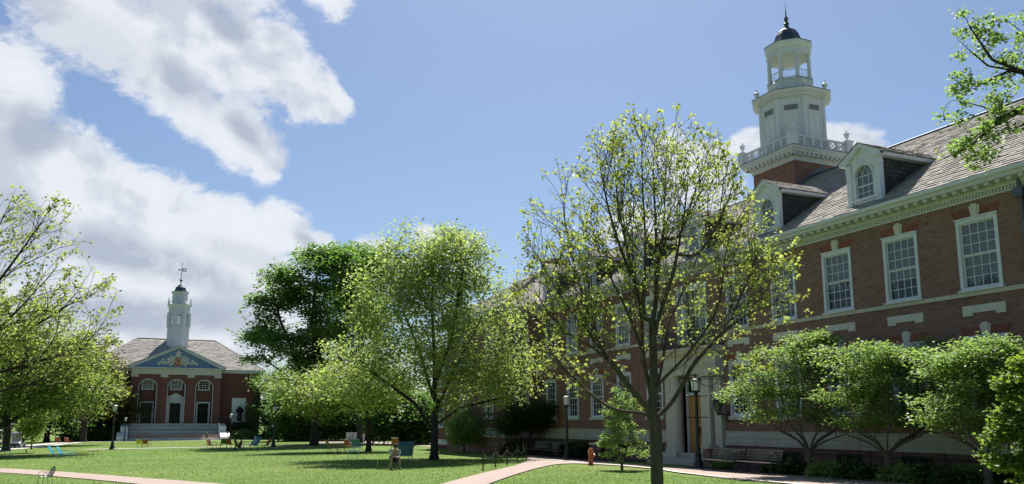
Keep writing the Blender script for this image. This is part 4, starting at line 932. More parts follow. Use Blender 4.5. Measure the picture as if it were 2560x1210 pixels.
# cupola
KX, KY = UC, 159.0
def zat(y, Yc=KY):
    r, a, f = ray(448, y); return HC+r.z*Yc/r.y
def oc8(mb, prof, ph=PH): mb.lathe([(octo(a*.92), z) for a, z in prof], 8, (KX, KY, 0), ph)
zb0 = 13.5; z1, z2, z3, z4, z5, z6 = zat(821), zat(764), zat(757), zat(736), zat(731), zat(713)
mb = MB(); oc8(mb, [(4.05, zb0), (4.05, z1), (4.2, z1), (4.2, z1+.15)]); cup = mb.build('cupola', M['white'], aud)
mb = MB(); h1 = z2-1.5
for k in range(8):
    a = PH+2*pi*k/8; r_ = octo(3.4); mb.lathe([(.36, z1+.15), (.36, h1)], 6, (KX+r_*cos(a), KY+r_*sin(a), 0), a)
    b = 2*pi*k/8; n_ = Vector((cos(b), sin(b), 0)); t_ = Vector((-sin(b), cos(b), 0)); c = Vector((KX, KY, 0))+n_*1.67
    mb.T = lambda u, v, w, c=c, n_=n_, t_=t_: tuple(c+t_*u+n_*w+Vector((0, 0, v)))
    mb.box(-.8, .8, z1+.15, z1+.5, -.1, .05); mb.box(-.8, .8, h1-.25, h1, -.1, .05)
    for x in (-.45, -.15, .15, .45): mb.box(x-.035, x+.035, z1+.5, h1-.25, -.04, 0)
    for j in range(1, 5): z_ = z1+.5+(h1-.75-z1)*j/5; mb.box(-.6, .6, z_-.03, z_+.03, -.041, .001)
    mb.T = None
mb.build('lantern', M['white'], cup)
mcg, tcg = mat('clear_glass'); tr_ = tcg.add('ShaderNodeBsdfTransparent'); mxx = tcg.add('ShaderNodeMixShader'); mxx.inputs[0].default_value = .12
sock(tcg, 'Base Color', (.5, .55, .6)); sock(tcg, 'Roughness', .05); tcg.l.new(tr_.outputs[0], mxx.inputs[1]); tcg.l.new(tcg.b.outputs[0], mxx.inputs[2]); tcg.l.new(mxx.outputs[0], tcg.out.inputs[0])
mb = MB(); mb.lathe([(octo(3.28), z1+.4), (octo(3.28), h1-.2)], 8, (KX, KY, 0), PH, cap=False); mb.build('pane', mcg, cup)
mb = MB(); oc8(mb, [(3.9, h1), (3.9, h1+.6), (4.0, h1+.62), (4.0, h1+.75), (3.9, h1+.77), (3.9, z2-.35), (4.3, z2-.25), (4.5, z2), (4.5, z2+.12)]); mb.build('cupola_cornice', M['white'], cup)
mb = MB(); oc8(mb, [(2.75, z2+.1), (2.75, z4), (3.1, z4+.1), (3.2, z5-.1), (3.2, z5)])
for k in range(8):
    a = PH+2*pi*k/8; r_ = octo(3.75); p = (KX+r_*cos(a), KY+r_*sin(a), 0); mb.lathe([(.16, z2+.12), (.16, z2+.5), (.08, z2+.6), (.12, z2+.8), (.02, z2+1.4)], 8, p)
    q = (KX+octo(3.75)*cos(a+pi/4), KY+octo(3.75)*sin(a+pi/4), 0); mb.tube([(p[0], p[1], z2+.5), (q[0], q[1], z2+.5)], .06, 4)
    b = 2*pi*k/8; n_ = Vector((cos(b), sin(b), 0)); t_ = Vector((-sin(b), cos(b), 0)); c = Vector((KX, KY, 0))+n_*1.265
    mb.T = lambda u, v, w, c=c, n_=n_, t_=t_: tuple(c+t_*u+n_*w+Vector((0, 0, v))); mb.box(-.4, .4, z2+.7, z4-.2, 0, .06); mb.T = None
mb.build('upper_stage', M['white'], cup)
mb = MB(); oc8(mb, [(3.3, z5), (3.3, z5+.05), (2.3, z5+.15), (2.1, z5+.4), (1.85, z5+.9), (1.45, z6-.35), (.9, z6-.05), (.4, z6+.05)]); mb.build('dome', M['copper'], cup)
zv = zat(700); zvt = zat(660); mb = MB(); mb.lathe([(.2, z6), (.25, z6+.15), (.1, z6+.3), (.08, zv-.3), (.26, zv-.15), (.26, zv+.1), (.1, zv+.25), (.05, zv+.4), (.045, zvt), (.1, zvt+.05), (.01, zvt+.3)], 10, (KX, KY, 0)); mb.build('finial', M['copper'], cup, smooth=True)
zf = zat(674); mb = MB(); 
for dz in (-.28, .12): mb.prism([(KX+.1, zf+dz), (KX+.95, zf+dz+.02), (KX+.85, zf+dz+.10), (KX+1.0, zf+dz+.19), (KX+.1, zf+dz+.2)], KY-.03, KY+.03, 1)
mb.box(KX-.4, KX+.3, KY-.03, KY+.03, zf-.05, zf+.05); mb.prism([(KX-.65, zf), (KX-.35, zf+.16), (KX-.35, zf-.16)], KY-.03, KY+.03, 1); mb.build('weather_vane', M['iron'], cup)
# niche panel, plinth, steps
mb = MB(T5); mb.box(14.72, 17.12, 1.6, 5.95, -2, -1.93); mb.build('niche_panel', M['cheek'], aud)
mb = MB(T5); mb.box(ul-.1, ur+.1, -2, fz, -2.2, .35); mb.box(ul+.02, ur-.02, fz, fz+.2, .002, .18) if False else None
mb.build('plinth', M['step'], aud)
mb = MB(); zg = -1.17; n = 16; sy = 149.65; tread = .36; su0, su1 = ul+.15, ur-.25; y = sy; rise = (fz-.02-zg)/n
land = 10
mbp = MB(); mbd = MB()  # mbd: steps toned down to stand in for shadow lines
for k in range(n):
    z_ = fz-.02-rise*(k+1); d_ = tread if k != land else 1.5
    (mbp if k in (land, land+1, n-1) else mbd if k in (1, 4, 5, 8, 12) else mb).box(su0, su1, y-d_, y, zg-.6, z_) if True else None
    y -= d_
st_ = mb.build('steps', M['step'], aud); mbd.build('shade_band_step', M['step_shade'], st_); mbp.build('brick_landing', M['step_brick'], st_); yend = y
for s_ in (-1, 1):
    mb = MB()
    x0, x1 = (su0-1.15, su0-.002) if s_ < 0 else (su1+.002, su1+1.15)
    mb.prism([(sy, fz), (sy-3.4, fz-.5), (sy-3.4, fz-1.35), (sy, fz-2.6)], x0, x1, 0)
    mb.prism([(sy-3.4, fz-1.36), (sy-5.2, fz-1.6), (yend-.1, zg+.55), (yend-.1, zg-.4), (sy-3.4, zg-.4)], x0-.45 if s_ < 0 else x0, x1+(.45 if s_ > 0 else 0), 0)
    mb.build('cheek_wall', M['cheek'], st_)
for s_ in (-1, 1):
    x = su0+.12 if s_ < 0 else su1-.12; mb = MB(); top = [(x, sy-.2, fz+1.1), (x, sy-3.4, fz-.3+.6), (x, yend+.2, zg+1.0)]
    mb.tube(top, .05, 6)
    for px_, py_, pz_ in top: mb.tube([(px_, py_, pz_), (px_, py_, pz_-1.2)], .045, 6)
    if s_ > 0: mb.tube([(x, sy-.2, fz+1.1), (x+5.0, sy-.2, fz+1.0)], .05, 6); mb.tube([(x+5, sy-.2, fz+1.0), (x+5, sy-.2, fz-.4)], .045, 6)
    mb.build('handrail', M['bronze'] if s_ < 0 else M['lead'], st_)
# ================================================================ trees: branches grown towards points spread through the crown
def colonize(pos, par, att, step, infl, kill, iters, trop, inertia=.6, wob=.12, seed=0):
    r_ = np.random.default_rng(seed)
    pos = [np.array(p, float) for p in pos]; par = list(par); P = np.array(pos)
    while True:                                # carry the leader up until the crown is within reach
        D = np.linalg.norm(att[:, None]-P[None], axis=2); a, b = np.unravel_index(D.argmin(), D.shape)
        if D[a, b] < infl*.7: break
        P = np.vstack([P, P[b]+(att[a]-P[b])/D[a, b]*step]); par.append(b)
    D = np.linalg.norm(att[:, None]-P[None], axis=2); near = D.argmin(1); dist = D.min(1); alive = np.ones(len(att), bool)
    grown = {}; up = np.array([0, 0, trop])
    for it in range(iters):
        m = alive & (dist < infl)
        if not m.any(): break
        idx = near[m]; dv = att[m]-P[idx]; dv /= np.linalg.norm(dv, axis=1)[:, None]+1e-9
        acc = np.zeros((len(P), 3)); np.add.at(acc, idx, dv); new = []; npar = []
        for i in np.unique(idx):
            d = acc[i]/(np.linalg.norm(acc[i])+1e-9)
            if par[i] >= 0:
                q = P[i]-P[par[i]]; d = d+inertia*q/(np.linalg.norm(q)+1e-9)
            d = d+up+r_.normal(0, wob, 3); d /= np.linalg.norm(d)+1e-9
            c = grown.get(i, 0)
            if c >= 3: continue
            grown[i] = c+1; new.append(P[i]+d*step); npar.append(i)
        if not new: break
        base = len(P); new = np.array(new); P = np.vstack([P, new]); par += npar
        ia = np.where(alive)[0]; d2 = np.linalg.norm(att[ia][:, None]-new[None], axis=2); mn = d2.min(1); am = d2.argmin(1)
        b = mn < dist[ia]; dist[ia[b]] = mn[b]; near[ia[b]] = base+am[b]
        alive &= dist > kill
        # attractors whose nearest node is worn out: let them go
        for i in list(grown):
            if grown[i] >= 3: alive &= ~((near == i) & (dist < infl*.8))
    return P, np.array(par)
def radii(par, tip, expo):
    n = len(par); acc = np.zeros(n); ch = np.zeros(n, int)
    for i in range(n-1, -1, -1):
        if ch[i] == 0: acc[i] = tip**expo
        if par[i] >= 0: acc[par[i]] += acc[i]; ch[par[i]] += 1
    return acc**(1/expo), ch
def limb_mesh(P, par, rad, flare=0.0):
    n = len(P); best = {}; kids_ = [[] for _ in range(n)]
    for i in range(n):
        if par[i] >= 0: kids_[par[i]].append(i)
    V = []; Fq = []; cnt = 0
    starts = [(0, -1)]
    while starts:
        s_, p0 = starts.pop(); chain = ([p0] if p0 >= 0 else [])+[s_]; c = s_
        while kids_[c]:
            k = sorted(kids_[c], key=lambda i: -rad[i])
            for o in k[1:]: starts.append((o, c))
            c = k[0]; chain.append(c)
        if len(chain) < 2: continue
        pts = P[chain]; rr = rad[chain].copy()
        if p0 >= 0: rr[0] = min(rr[0], rr[1]*1.15)
        m = 10 if rr.max() > .12 else 6 if rr.max() > .03 else 3
        T = np.gradient(pts, axis=0); T /= np.linalg.norm(T, axis=1)[:, None]+1e-9
        ref = np.array([0, 0, 1.]) if abs(T[0, 2]) < .9 else np.array([1., 0, 0]); A = np.zeros_like(T)
        for j in range(len(pts)):
            a = ref-T[j]*ref.dot(T[j]); a /= np.linalg.norm(a)+1e-9; A[j] = a; ref = a
        B = np.cross(T, A); an = 2*np.pi*np.arange(m)/m
        ring = pts[:, None]+(A[:, None]*np.cos(an)[None, :, None]+B[:, None]*np.sin(an)[None, :, None])*rr[:, None, None]
        V.append(ring.reshape(-1, 3)); L = len(pts)
        i0 = cnt+(np.arange(L-1)[:, None]*m+np.arange(m)[None]); i1 = cnt+(np.arange(L-1)[:, None]*m+(np.arange(m)[None]+1) % m)
        Fq.append(np.stack([i0, i1, i1+m, i0+m], -1).reshape(-1, 4)); cnt += L*m
    return np.vstack(V), np.vstack(Fq)
def leaves(centers, per, spread, size, seed, flat=.5, droop=0.0, six=False, var=.35):
    r_ = np.random.default_rng(seed); n = len(centers)*per
    c = np.repeat(centers, per, 0)+r_.normal(0, 1, (n, 3))*np.array([spread, spread, spread*.75])
    nrm = r_.normal(0, 1, (n, 3)); nrm[:, 2] = np.abs(nrm[:, 2])+flat*1.5; nrm /= np.linalg.norm(nrm, axis=1)[:, None]
    d = r_.normal(0, 1, (n, 3)); d[:, 2] -= droop; d -= nrm*(d*nrm).sum(1)[:, None]; d /= np.linalg.norm(d, axis=1)[:, None]+1e-9
    s_ = np.cross(nrm, d); L = size*(1+r_.uniform(-var, var, n))[:, None]; W = L*r_.uniform(.32, .48, n)[:, None]
    bend = nrm*L*.14
    if six:
        V = np.stack([c-d*L*.5, c-d*L*.12+s_*W+bend, c+d*L*.18+s_*W*.8+bend, c+d*L*.55-bend*.5, c+d*L*.18-s_*W*.8+bend, c-d*L*.12-s_*W+bend], 1).reshape(-1, 3); k = 6
    else:
        V = np.stack([c-d*L*.5, c-d*L*.05+s_*W+bend, c+d*L*.5, c-d*L*.05-s_*W+bend], 1).reshape(-1, 3); k = 4
    return V, np.arange(n*k).reshape(-1, k)
def in_ell(n, ells, r_, shell=.0, noise=.18):
    out = []; w_ = np.array([e[2] if len(e) > 2 else 1.0 for e in ells], float); w_ /= w_.sum()
    ph = r_.uniform(0, 6.28, 6)
    for e, k in zip(ells, (w_*n).astype(int)):
        c, (rx, ry, rz_) = np.array(e[0], float), e[1]
        u = r_.normal(0, 1, (k, 3)); u /= np.linalg.norm(u, axis=1)[:, None]; q = r_.uniform(shell**3, 1, k)**(1/3)
        lump = 1+noise*np.sin(3*np.arctan2(u[:, 1], u[:, 0])+ph[0]+4*u[:, 2])+noise*.7*np.sin(5*u[:, 0]+6*u[:, 2]+ph[1])
        p = u*(q*lump)[:, None]*np.array([rx, ry, rz_])
        out.append(c+p[:, :1]*np.array(RIGHT)+p[:, 1:2]*np.array(FWD)+p[:, 2:]*np.array([0, 0, 1.]))
    return np.vstack(out)
def tree(name, label, cat, base, ells, seeds=(), trunk_h=2.5, trunk_r=.2, n_att=900, step=.25, infl=3.0, kill=.4, trop=.12, tip=.008, expo=2.2, leaf='leaf_mid', leaf_n=8, leaf_s=.1, spread=.18,
         bark='bark', seed=1, clump=None, shell=0.0, iters=220, noise=.18, lean=(0, 0), inertia=.6, wob=.12, six=False, flat=.5, thr=1.6, zmin=None, group=None, extra=None, multi=None, forks=None, droop=0.0, leafmul=None, att_leaf=0.0):
    r_ = np.random.default_rng(seed); base = Vector(base)
    att = in_ell(n_att if not clump else clump[0], ells, r_, shell, noise)
    if clump:
        k = n_att//clump[0]; att = np.repeat(att, k, 0); att = att+r_.normal(0, 1, att.shape)*np.array([clump[1], clump[1], clump[2]])
    if zmin is not None: att = att[att[:, 2] > zmin+r_.normal(0, .25, len(att))]
    pos = []; par = []
    def line(pts, p0):
        pts = [Vector(p) for p in pts]; k = max(2, int(sum((b-a).length for a, b in zip(pts, pts[1:]))/step)); q = resample(pts, k); last = p0
        for i, v in enumerate(q):
            if i == 0 and p0 >= 0 and (v-Vector(pos[p0])).length < step*.6: continue
            pos.append(tuple(v)); par.append(last); last = len(pos)-1
        return last
    if multi:
        line([base-Vector((0, 0, .3)), base+Vector((0, 0, .25))], -1); b0 = len(pos)-1
        for k in range(multi[0]):
            a = 2*pi*k/multi[0]+r_.uniform(-.4, .4); d = Vector((cos(a)*multi[1], sin(a)*multi[1], multi[2])); line([base+Vector((0, 0, .25)), base+d*.55+Vector((d.x*.12, d.y*.12, 0)), base+d], b0)
    else:
        top = base+Vector((lean[0], lean[1], trunk_h)); line([base-Vector((0, 0, .4)), base.lerp(top, .5)+Vector((.04, .03, 0))*trunk_h*.15, top], -1)
    if forks:
        tp = base+Vector((lean[0], lean[1], trunk_h)); seeds = list(seeds)
        for k in range(forks[0]):
            a = 2*pi*k/forks[0]+r_.uniform(-.35, .35); q = r_.uniform(.8, 1.2); d_ = Vector((cos(a)*forks[1]*q, sin(a)*forks[1]*q, forks[2]*r_.uniform(.75, 1.15))); seeds.append([tp, tp+Vector((d_.x*.38, d_.y*.38, d_.z*.55)), tp+d_])
    for s_ in seeds:
        p = Vector(s_[0]); i0 = min(range(len(pos)), key=lambda i: (Vector(pos[i])-p).length); line([pos[i0]]+list(s_), i0)
    P, pr = colonize(pos, par, att, step, infl, kill, iters, trop, inertia, wob, seed)
    rad, ch = radii(pr, tip, expo)
    # scale so that the trunk has its measured girth, keeping twigs thin
    r0 = rad[0]; g_ = math.log(trunk_r/tip)/math.log(max(r0/tip, 1.01)); rad = tip*(rad/tip)**g_
    z = P[:, 2]-base.z; rad = rad*np.where(z < .5, 1+.9*np.clip(.5-z, 0, .6)**1.3*1.4, 1)
    root = thing(name, label, cat, base, 0, group)
    V, Fq = limb_mesh(P-np.array(base), pr, rad); o = np_mesh('trunk', V, Fq, M[bark], root, True)
    tipm = (rad < tip*thr) & (np.arange(len(P)) > 12) & (P[:, 2] > base.z+.5)
    C = P[tipm]-np.array(base)
    if att_leaf:
        k_ = r_.random(len(att)) < att_leaf; C = np.vstack([C, att[k_]-np.array(base)])
    if extra is not None: C = np.vstack([C, extra-np.array(base)])
    if leafmul: 
        keep = r_.random(len(C)) < leafmul(C+np.array(base)); C = C[keep]
    V, Q = leaves(C, leaf_n, spread, leaf_s, seed+5, flat, droop, six); np_mesh('crown', V, Q, M[leaf], root)
    return root, P, rad
def ell(px, py, rx, ry, d, dr=1.0, w=1.0, dd=0.0):
    c = at_depth(px, py, d+dd); k = d/2055.0
    return (tuple(c), (rx*k, rx*k*dr, ry*k*1.02), w)
def base_at(px, d):
    p = at_depth(px, 1055, d); return Vector((p.x, p.y, tz(p.x, p.y)))
def sl_(pts, d, offs=None):
    n = len(pts); return [at_depth(x, y, d+(offs*(k/(n-1)) if offs else 0)) for k, (x, y) in enumerate(pts)]

# ---- open crowned maples: limbs laid out by hand, then three orders of straight ascending shoots
def inside(p, ells):
    for e in ells:
        c = Vector(e[0]); q = p-c; rx, ry, rz_ = e[1]
        if (q.dot(RIGHT)/rx)**2+(q.dot(FWD)/ry)**2+(q.z/rz_)**2 < 1: return True
    return False
def fan_tree(name, label, base, ells, limbs, trunk_h, trunk_r, sp, up, ang, nums, lens, leaf, leaf_s, leaf_n, bark, seed, tip, spread, leaf_p=1.0):
    r_ = random.Random(seed); base = Vector(base); pos = []; par = []; tips = []
    def line(pts, p0):
        k = max(2, int(sum((b-a).length for a, b in zip(pts, pts[1:]))/sp)); last = p0
        for i, v in enumerate(resample(smoothline(pts, 2), k)):
            if i == 0 and p0 >= 0: continue
            pos.append(Vector(v)); par.append(last); last = len(pos)-1
        return last
    line([base-Vector((0, 0, .4)), base+Vector((.02, .02, trunk_h*.5)), base+Vector((0, 0, trunk_h))], -1)
    chains = []
    for L in limbs:
        i0 = min(range(len(pos)), key=lambda i: (pos[i]-L[0]).length); n0 = len(pos); line([pos[i0]]+list(L), i0); chains.append(([i0]+list(range(n0, len(pos))), 0)); tips.append((len(pos)-1, 0))
    def shoot(i, d, L, order):
        ids = [i]; p = pos[i].copy(); d = d.normalized(); n = max(2, int(L/sp)); bend = Vector((r_.gauss(0, .04), r_.gauss(0, .04), r_.gauss(0, .03)))
        for k in range(n):
            d = (d+Vector((0, 0, up*(1.25 if order < 2 else 1)))+bend+Vector((r_.gauss(0, .035), r_.gauss(0, .035), r_.gauss(0, .035)))).normalized(); q = p+d*sp
            if not inside(q, ells): break
            pos.append(q); par.append(ids[-1]); ids.append(len(pos)-1); p = q
        if len(ids) > 1: tips.append((ids[-1], order))
        return ids
    queue = list(chains)
    while queue:
        ch, o = queue.pop(0)
        if o >= 3 or len(ch) < 3: continue
        n = nums[o]; n = max(1, int(n*(len(ch)*sp/lens[max(0, o-1)] if o else 1)))
        for k in range(n):
            f_ = (k+.6+r_.uniform(-.3, .3))/n*.86+.12; j = min(len(ch)-1, max(1, int(f_*(len(ch)-1)))); i = ch[j]; d0 = (pos[i]-pos[ch[j-1]]).normalized()
            ax = Vector((r_.gauss(0, 1), r_.gauss(0, 1), r_.gauss(0, .5))); ax = (ax-d0*ax.dot(d0)).normalized(); a = R(r_.uniform(*ang[o]))
            d = d0*cos(a)+ax*sin(a)
            if d.z < -.15 and r_.random() < .7: d.z = abs(d.z)*.4
            ids = shoot(i, d, lens[o]*r_.uniform(.55, 1.25)*(1.15-.45*f_), o+1)
            if len(ids) > 2: queue.append((ids, o+1))
    P = np.array([tuple(p) for p in pos]); pr = np.array(par); rad, ch_ = radii(pr, tip, 2.2)
    g_ = math.log(trunk_r/tip)/math.log(rad[0]/tip); rad = tip*(rad/tip)**g_
    z = P[:, 2]-base.z; rad = rad*np.where(z < .5, 1+.9*np.clip(.5-z, 0, .6)**1.3*1.4, 1)
    root = thing(name, label, 'tree', base); B = np.array(base)
    V, Fq = limb_mesh(P-B, pr, rad); np_mesh('trunk', V, Fq, M[bark], root, True)
    C = [tuple(pos[i]) for i, o in tips if r_.random() < (leaf_p if o >= 2 else 1)]
    C += [tuple(pos[par[par[i]]] if par[par[i]] >= 0 else pos[i]) for i, o in tips if o >= 2 and r_.random() < .3]
    V, Q = leaves(np.array(C)-B, leaf_n, spread, leaf_s, seed, .2, 0, True, .45); np_mesh('crown', V, Q, M[leaf], root)
    return len(pos), len(C)
d = 17.0; b = base_at(1638, d); b0 = Vector(b)
limbs = [
 ([(1632, 1040), (1600, 1031), (1558, 1030), (1517, 1016), (1478, 986), (1445, 954), (1415, 927), (1374, 900), (1335, 868)], .9),
 ([(1630, 1030), (1618, 1019), (1588, 984), (1558, 948), (1534, 912), (1510, 872), (1484, 835), (1455, 790), (1420, 740)], -.9),
 ([(1632, 1020), (1622, 960), (1613, 924), (1606, 857), (1602, 771), (1587, 712), (1570, 659), (1564, 593), (1556, 520), (1550, 440)], .7),
 ([(1634, 1000), (1634, 924), (1633, 857), (1630, 808), (1640, 758), (1640, 692), (1656, 610), (1662, 520), (1664, 430), (1668, 350)], -.2),
 ([(1640, 990), (1656, 907), (1669, 824), (1673, 798), (1696, 758), (1716, 699), (1745, 643), (1770, 560), (1785, 480)], 1.2),
 ([(1638, 985), (1645, 960), (1677, 930), (1722, 883), (1745, 851), (1778, 806), (1803, 745), (1810, 659), (1822, 590)], -.8),
 ([(1638, 1045), (1650, 1036), (1677, 1010), (1704, 966), (1731, 912), (1766, 874), (1795, 842), (1828, 793), (1861, 768), (1898, 730), (1925, 660)], .4),
 ([(1690, 945), (1713, 939), (1754, 962), (1802, 972), (1838, 960), (1880, 950)], .5),
 ([(1610, 890), (1590, 830), (1560, 760), (1530, 700), (1500, 640), (1478, 570)], .6),
 ([(1632, 860), (1650, 780), (1680, 700), (1700, 600), (1716, 500), (1722, 410)], -1.0),
 ([(1604, 800), (1612, 700), (1614, 600), (1608, 500), (1604, 400), (1606, 330)], -.9),
 ([(1520, 900), (1470, 860), (1410, 830), (1360, 770), (1320, 690)], -.5),
 ([(1534, 912), (1480, 840), (1420, 770), (1370, 690), (1325, 600)], -.8), ([(1445, 954), (1390, 900), (1340, 830), (1305, 740), (1295, 650)], .5), ([(1510, 872), (1470, 780), (1440, 680), (1415, 580), (1405, 490)], .3),
 ([(1587, 712), (1550, 620), (1520, 520), (1500, 420), (1498, 370)], -.6), ([(1602, 771), (1572, 640), (1545, 520), (1535, 400), (1540, 330)], .5), ([(1640, 700), (1640, 560), (1632, 430), (1640, 300)], .6),
 ([(1795, 842), (1850, 795), (1910, 770), (1975, 750)], .2), ([(1828, 793), (1870, 700), (1900, 620), (1925, 560)], .5), ([(1745, 643), (1795, 560), (1825, 490), (1842, 420)], -.3), ([(1700, 600), (1730, 500), (1765, 400), (1780, 340)], .3)]
seeds = [sl_(p, d, o) for p, o in limbs]
fan_tree('young_maple', 'young maple with bare fanning limbs and sparse yellow green leaves before the portal', b,
     [ell(1600, 640, 322, 335, d, .8), ell(1640, 475, 225, 225, d, .8), ell(1830, 770, 190, 205, d, .7), ell(1400, 760, 130, 180, d, .8), ell(1890, 640, 115, 140, d, .7), ell(1500, 900, 190, 110, d, .7)],
     seeds, 1.9, .128, .10, .030, ((22, 48), (22, 50), (25, 60)), (13, 6.5, 2.3), (1.7, .95, .38), 'leaf_maple', .066, 5, 'bark', 3, .0036, .055, .5)
# ---- other trees
d = 48.7; b = ground(1085, 1150)
sd_ = [sl_([(1085, 1040), (1120, 960), (1160, 880), (1200, 800)], d, 1), sl_([(1080, 1075), (1040, 1010), (985, 970), (930, 930), (880, 880)], d, -1), sl_([(1086, 1000), (1085, 880), (1080, 760), (1085, 660)], d, .5),
       sl_([(1092, 1060), (1150, 1020), (1230, 1000), (1300, 985)], d, 1), sl_([(1084, 1000), (1050, 880), (1010, 780), (980, 700)], d, 2), sl_([(1090, 960), (1130, 840), (1150, 720), (1165, 640)], d, -2)]
tree('spreading_elm', 'round crowned elm with fresh light green leaves beside the seated man', 'tree', b,
     [ell(1080, 800, 215, 205, d, .9, 2.4), ell(1092, 690, 150, 118, d, .9, 1.2), ell(1240, 940, 105, 90, d, .8, .6), ell(915, 930, 115, 90, d, .8, .6)],
     seeds=sd_, trunk_h=2.2, trunk_r=.22, n_att=6600, step=.30, infl=2.4, kill=.30, trop=.14, tip=.006, expo=2.2, leaf='leaf_mid', leaf_n=4, leaf_s=.17, spread=.25, att_leaf=.9, clump=(300, .5, .32), bark='bark_dark', seed=8, inertia=.9, shell=.35, thr=1.9)
d = 87.0; b = ground(785, 1114)
sd_ = [sl_([(785, 1000), (800, 900), (780, 800), (790, 700)], d, 1), sl_([(785, 1030), (740, 900), (700, 800), (680, 720)], d, -1), sl_([(788, 1020), (850, 900), (870, 800), (880, 700)], d, 1), sl_([(785, 1000), (720, 940), (650, 890)], d, -2)]
tree('big_oak', 'tallest dark green tree with dense clumped crown beside the far hall', 'tree', b,
     [ell(770, 690, 90, 90, d, 1, 1.2), ell(730, 830, 105, 95, d, 1, 1.2), ell(850, 800, 85, 140, d, 1, 1.1), ell(655, 860, 50, 40, d, 1, .45), ell(700, 735, 65, 45, d, 1, .5), ell(830, 640, 55, 36, d, 1, .4), ell(800, 930, 100, 65, d, 1, .7)],
     seeds=sd_, trunk_h=4.5, trunk_r=.42, n_att=3400, step=.5, infl=4, kill=.6, trop=.05, tip=.012, expo=2.3, leaf='leaf_dark', leaf_n=7, leaf_s=.34, spread=.36, bark='bark_dark', seed=12, att_leaf=1.0, clump=(85, .85, .36), inertia=.6, shell=.55, thr=1.9, flat=1.2)
d = 104.0; b = base_at(900, d)
tree('big_oak', 'dark green tree rising behind the light elm, smaller than the tallest one', 'tree', b,
     [ell(910, 690, 75, 70, d, 1, 1), ell(890, 790, 80, 110, d, 1, 1)], trunk_h=5, trunk_r=.38, n_att=1700, step=.55, infl=5, kill=.7, trop=.06, tip=.013, leaf='leaf_dark', leaf_n=8, leaf_s=.38, spread=.52, bark='bark_dark', seed=15, att_leaf=1.0, clump=(70, 1.2, .6), shell=.4, thr=1.9, flat=1.2)
d = 64.0; b = ground(921, 1129)
tree('understory_tree', 'low spreading tree with layered yellow green leaves over the blue and orange chairs', 'tree', b,
     [ell(850, 980, 130, 62, d, .7, 1.4), ell(930, 960, 100, 75, d, .7, 1), ell(780, 1010, 75, 45, d, .7, .6)], trunk_h=2.0, trunk_r=.20, n_att=2200, step=.32, infl=3, kill=.42, trop=.02, tip=.007, leaf='leaf_left', leaf_n=6, att_leaf=1.0, leaf_s=.19, spread=.28, bark='bark_dark', seed=18, clump=(90, .75, .16), flat=1.4, thr=1.8)
d = 33.5; b = base_at(-175, d)
sd_ = [sl_([(-170, 960), (-60, 890), (40, 840), (130, 790), (220, 730), (285, 690)], d, 1), sl_([(-170, 930), (-80, 800), (0, 700), (80, 590), (140, 500)], d, -1), sl_([(-165, 980), (-40, 940), (60, 915), (170, 880), (260, 850)], d, .5),
       sl_([(-170, 900), (-120, 760), (-40, 640), (10, 540), (40, 470)], d, 1), sl_([(-165, 950), (-30, 850), (60, 760), (130, 680), (200, 610)], d, -2), sl_([(-160, 985), (-20, 985), (60, 960), (150, 965)], d, -.5)]
fan_tree('leaning_maple', 'bare limbed maple with small yellow green leaf tufts, cut off above the golf cart', b,
     [ell(-60, 700, 225, 255, d, .8), ell(120, 640, 115, 175, d, .8), ell(190, 770, 112, 130, d, .8), ell(110, 870, 180, 100, d, .8)],
     sd_, 2.2, .2, .17, .028, ((20, 45), (22, 50), (25, 60)), (20, 7, 2.6), (3.0, 1.6, .65), 'leaf_maple', .115, 5, 'bark_dark', 22, .0065, .09, .65)
d = 72.0; b = ground(14, 1128)
tree('leafy_oak', 'leafy bright green tree with low branches over the white golf cart', 'tree', b,
     [ell(60, 900, 150, 120, d, .8, 1.4), ell(150, 960, 120, 80, d, .8, 1), ell(-40, 860, 170, 150, d, .8, 1.2), ell(90, 1010, 130, 45, d, .7, .7)], seeds=[sl_([(14, 1060), (60, 1035), (120, 1010)], d, 1), sl_([(14, 1050), (30, 980), (60, 900)], d, -1)], trunk_h=2.6, trunk_r=.34, n_att=2600, step=.42, infl=3.4, kill=.5, trop=.06, tip=.009, leaf='leaf_left', leaf_n=6, leaf_s=.26, spread=.36, att_leaf=1.0, bark='bark_dark', seed=25, clump=(190, .8, .35), thr=1.9, flat=.9)
d = 104.0; b = ground(207, 1105.5)
tree('olive_tree', 'loose olive leaved tree with dark trunk standing before the clipped hedge', 'tree', b,
     [ell(205, 930, 85, 110, d, .8, 1.3), ell(255, 960, 55, 70, d, .8, .7), ell(150, 950, 60, 80, d, .8, .7)], trunk_h=3.4, trunk_r=.42, n_att=1500, step=.45, infl=4, kill=.6, trop=.12, tip=.014, leaf='leaf_olive', att_leaf=.8, leaf_n=7, leaf_s=.30, spread=.42, bark='bark_dark', seed=28, thr=1.8)
d = 78.0; b = ground(78, 1123.5)
tree('sapling', 'thin sapling with a light crown right of the golf cart', 'tree', b,
     [ell(82, 1060, 30, 42, d, 1, 1)], trunk_h=1.3, trunk_r=.07, n_att=260, step=.2, infl=2, kill=.25, tip=.007, leaf='leaf_left', leaf_n=8, leaf_s=.17, spread=.2, att_leaf=1., seed=31, thr=1.8)
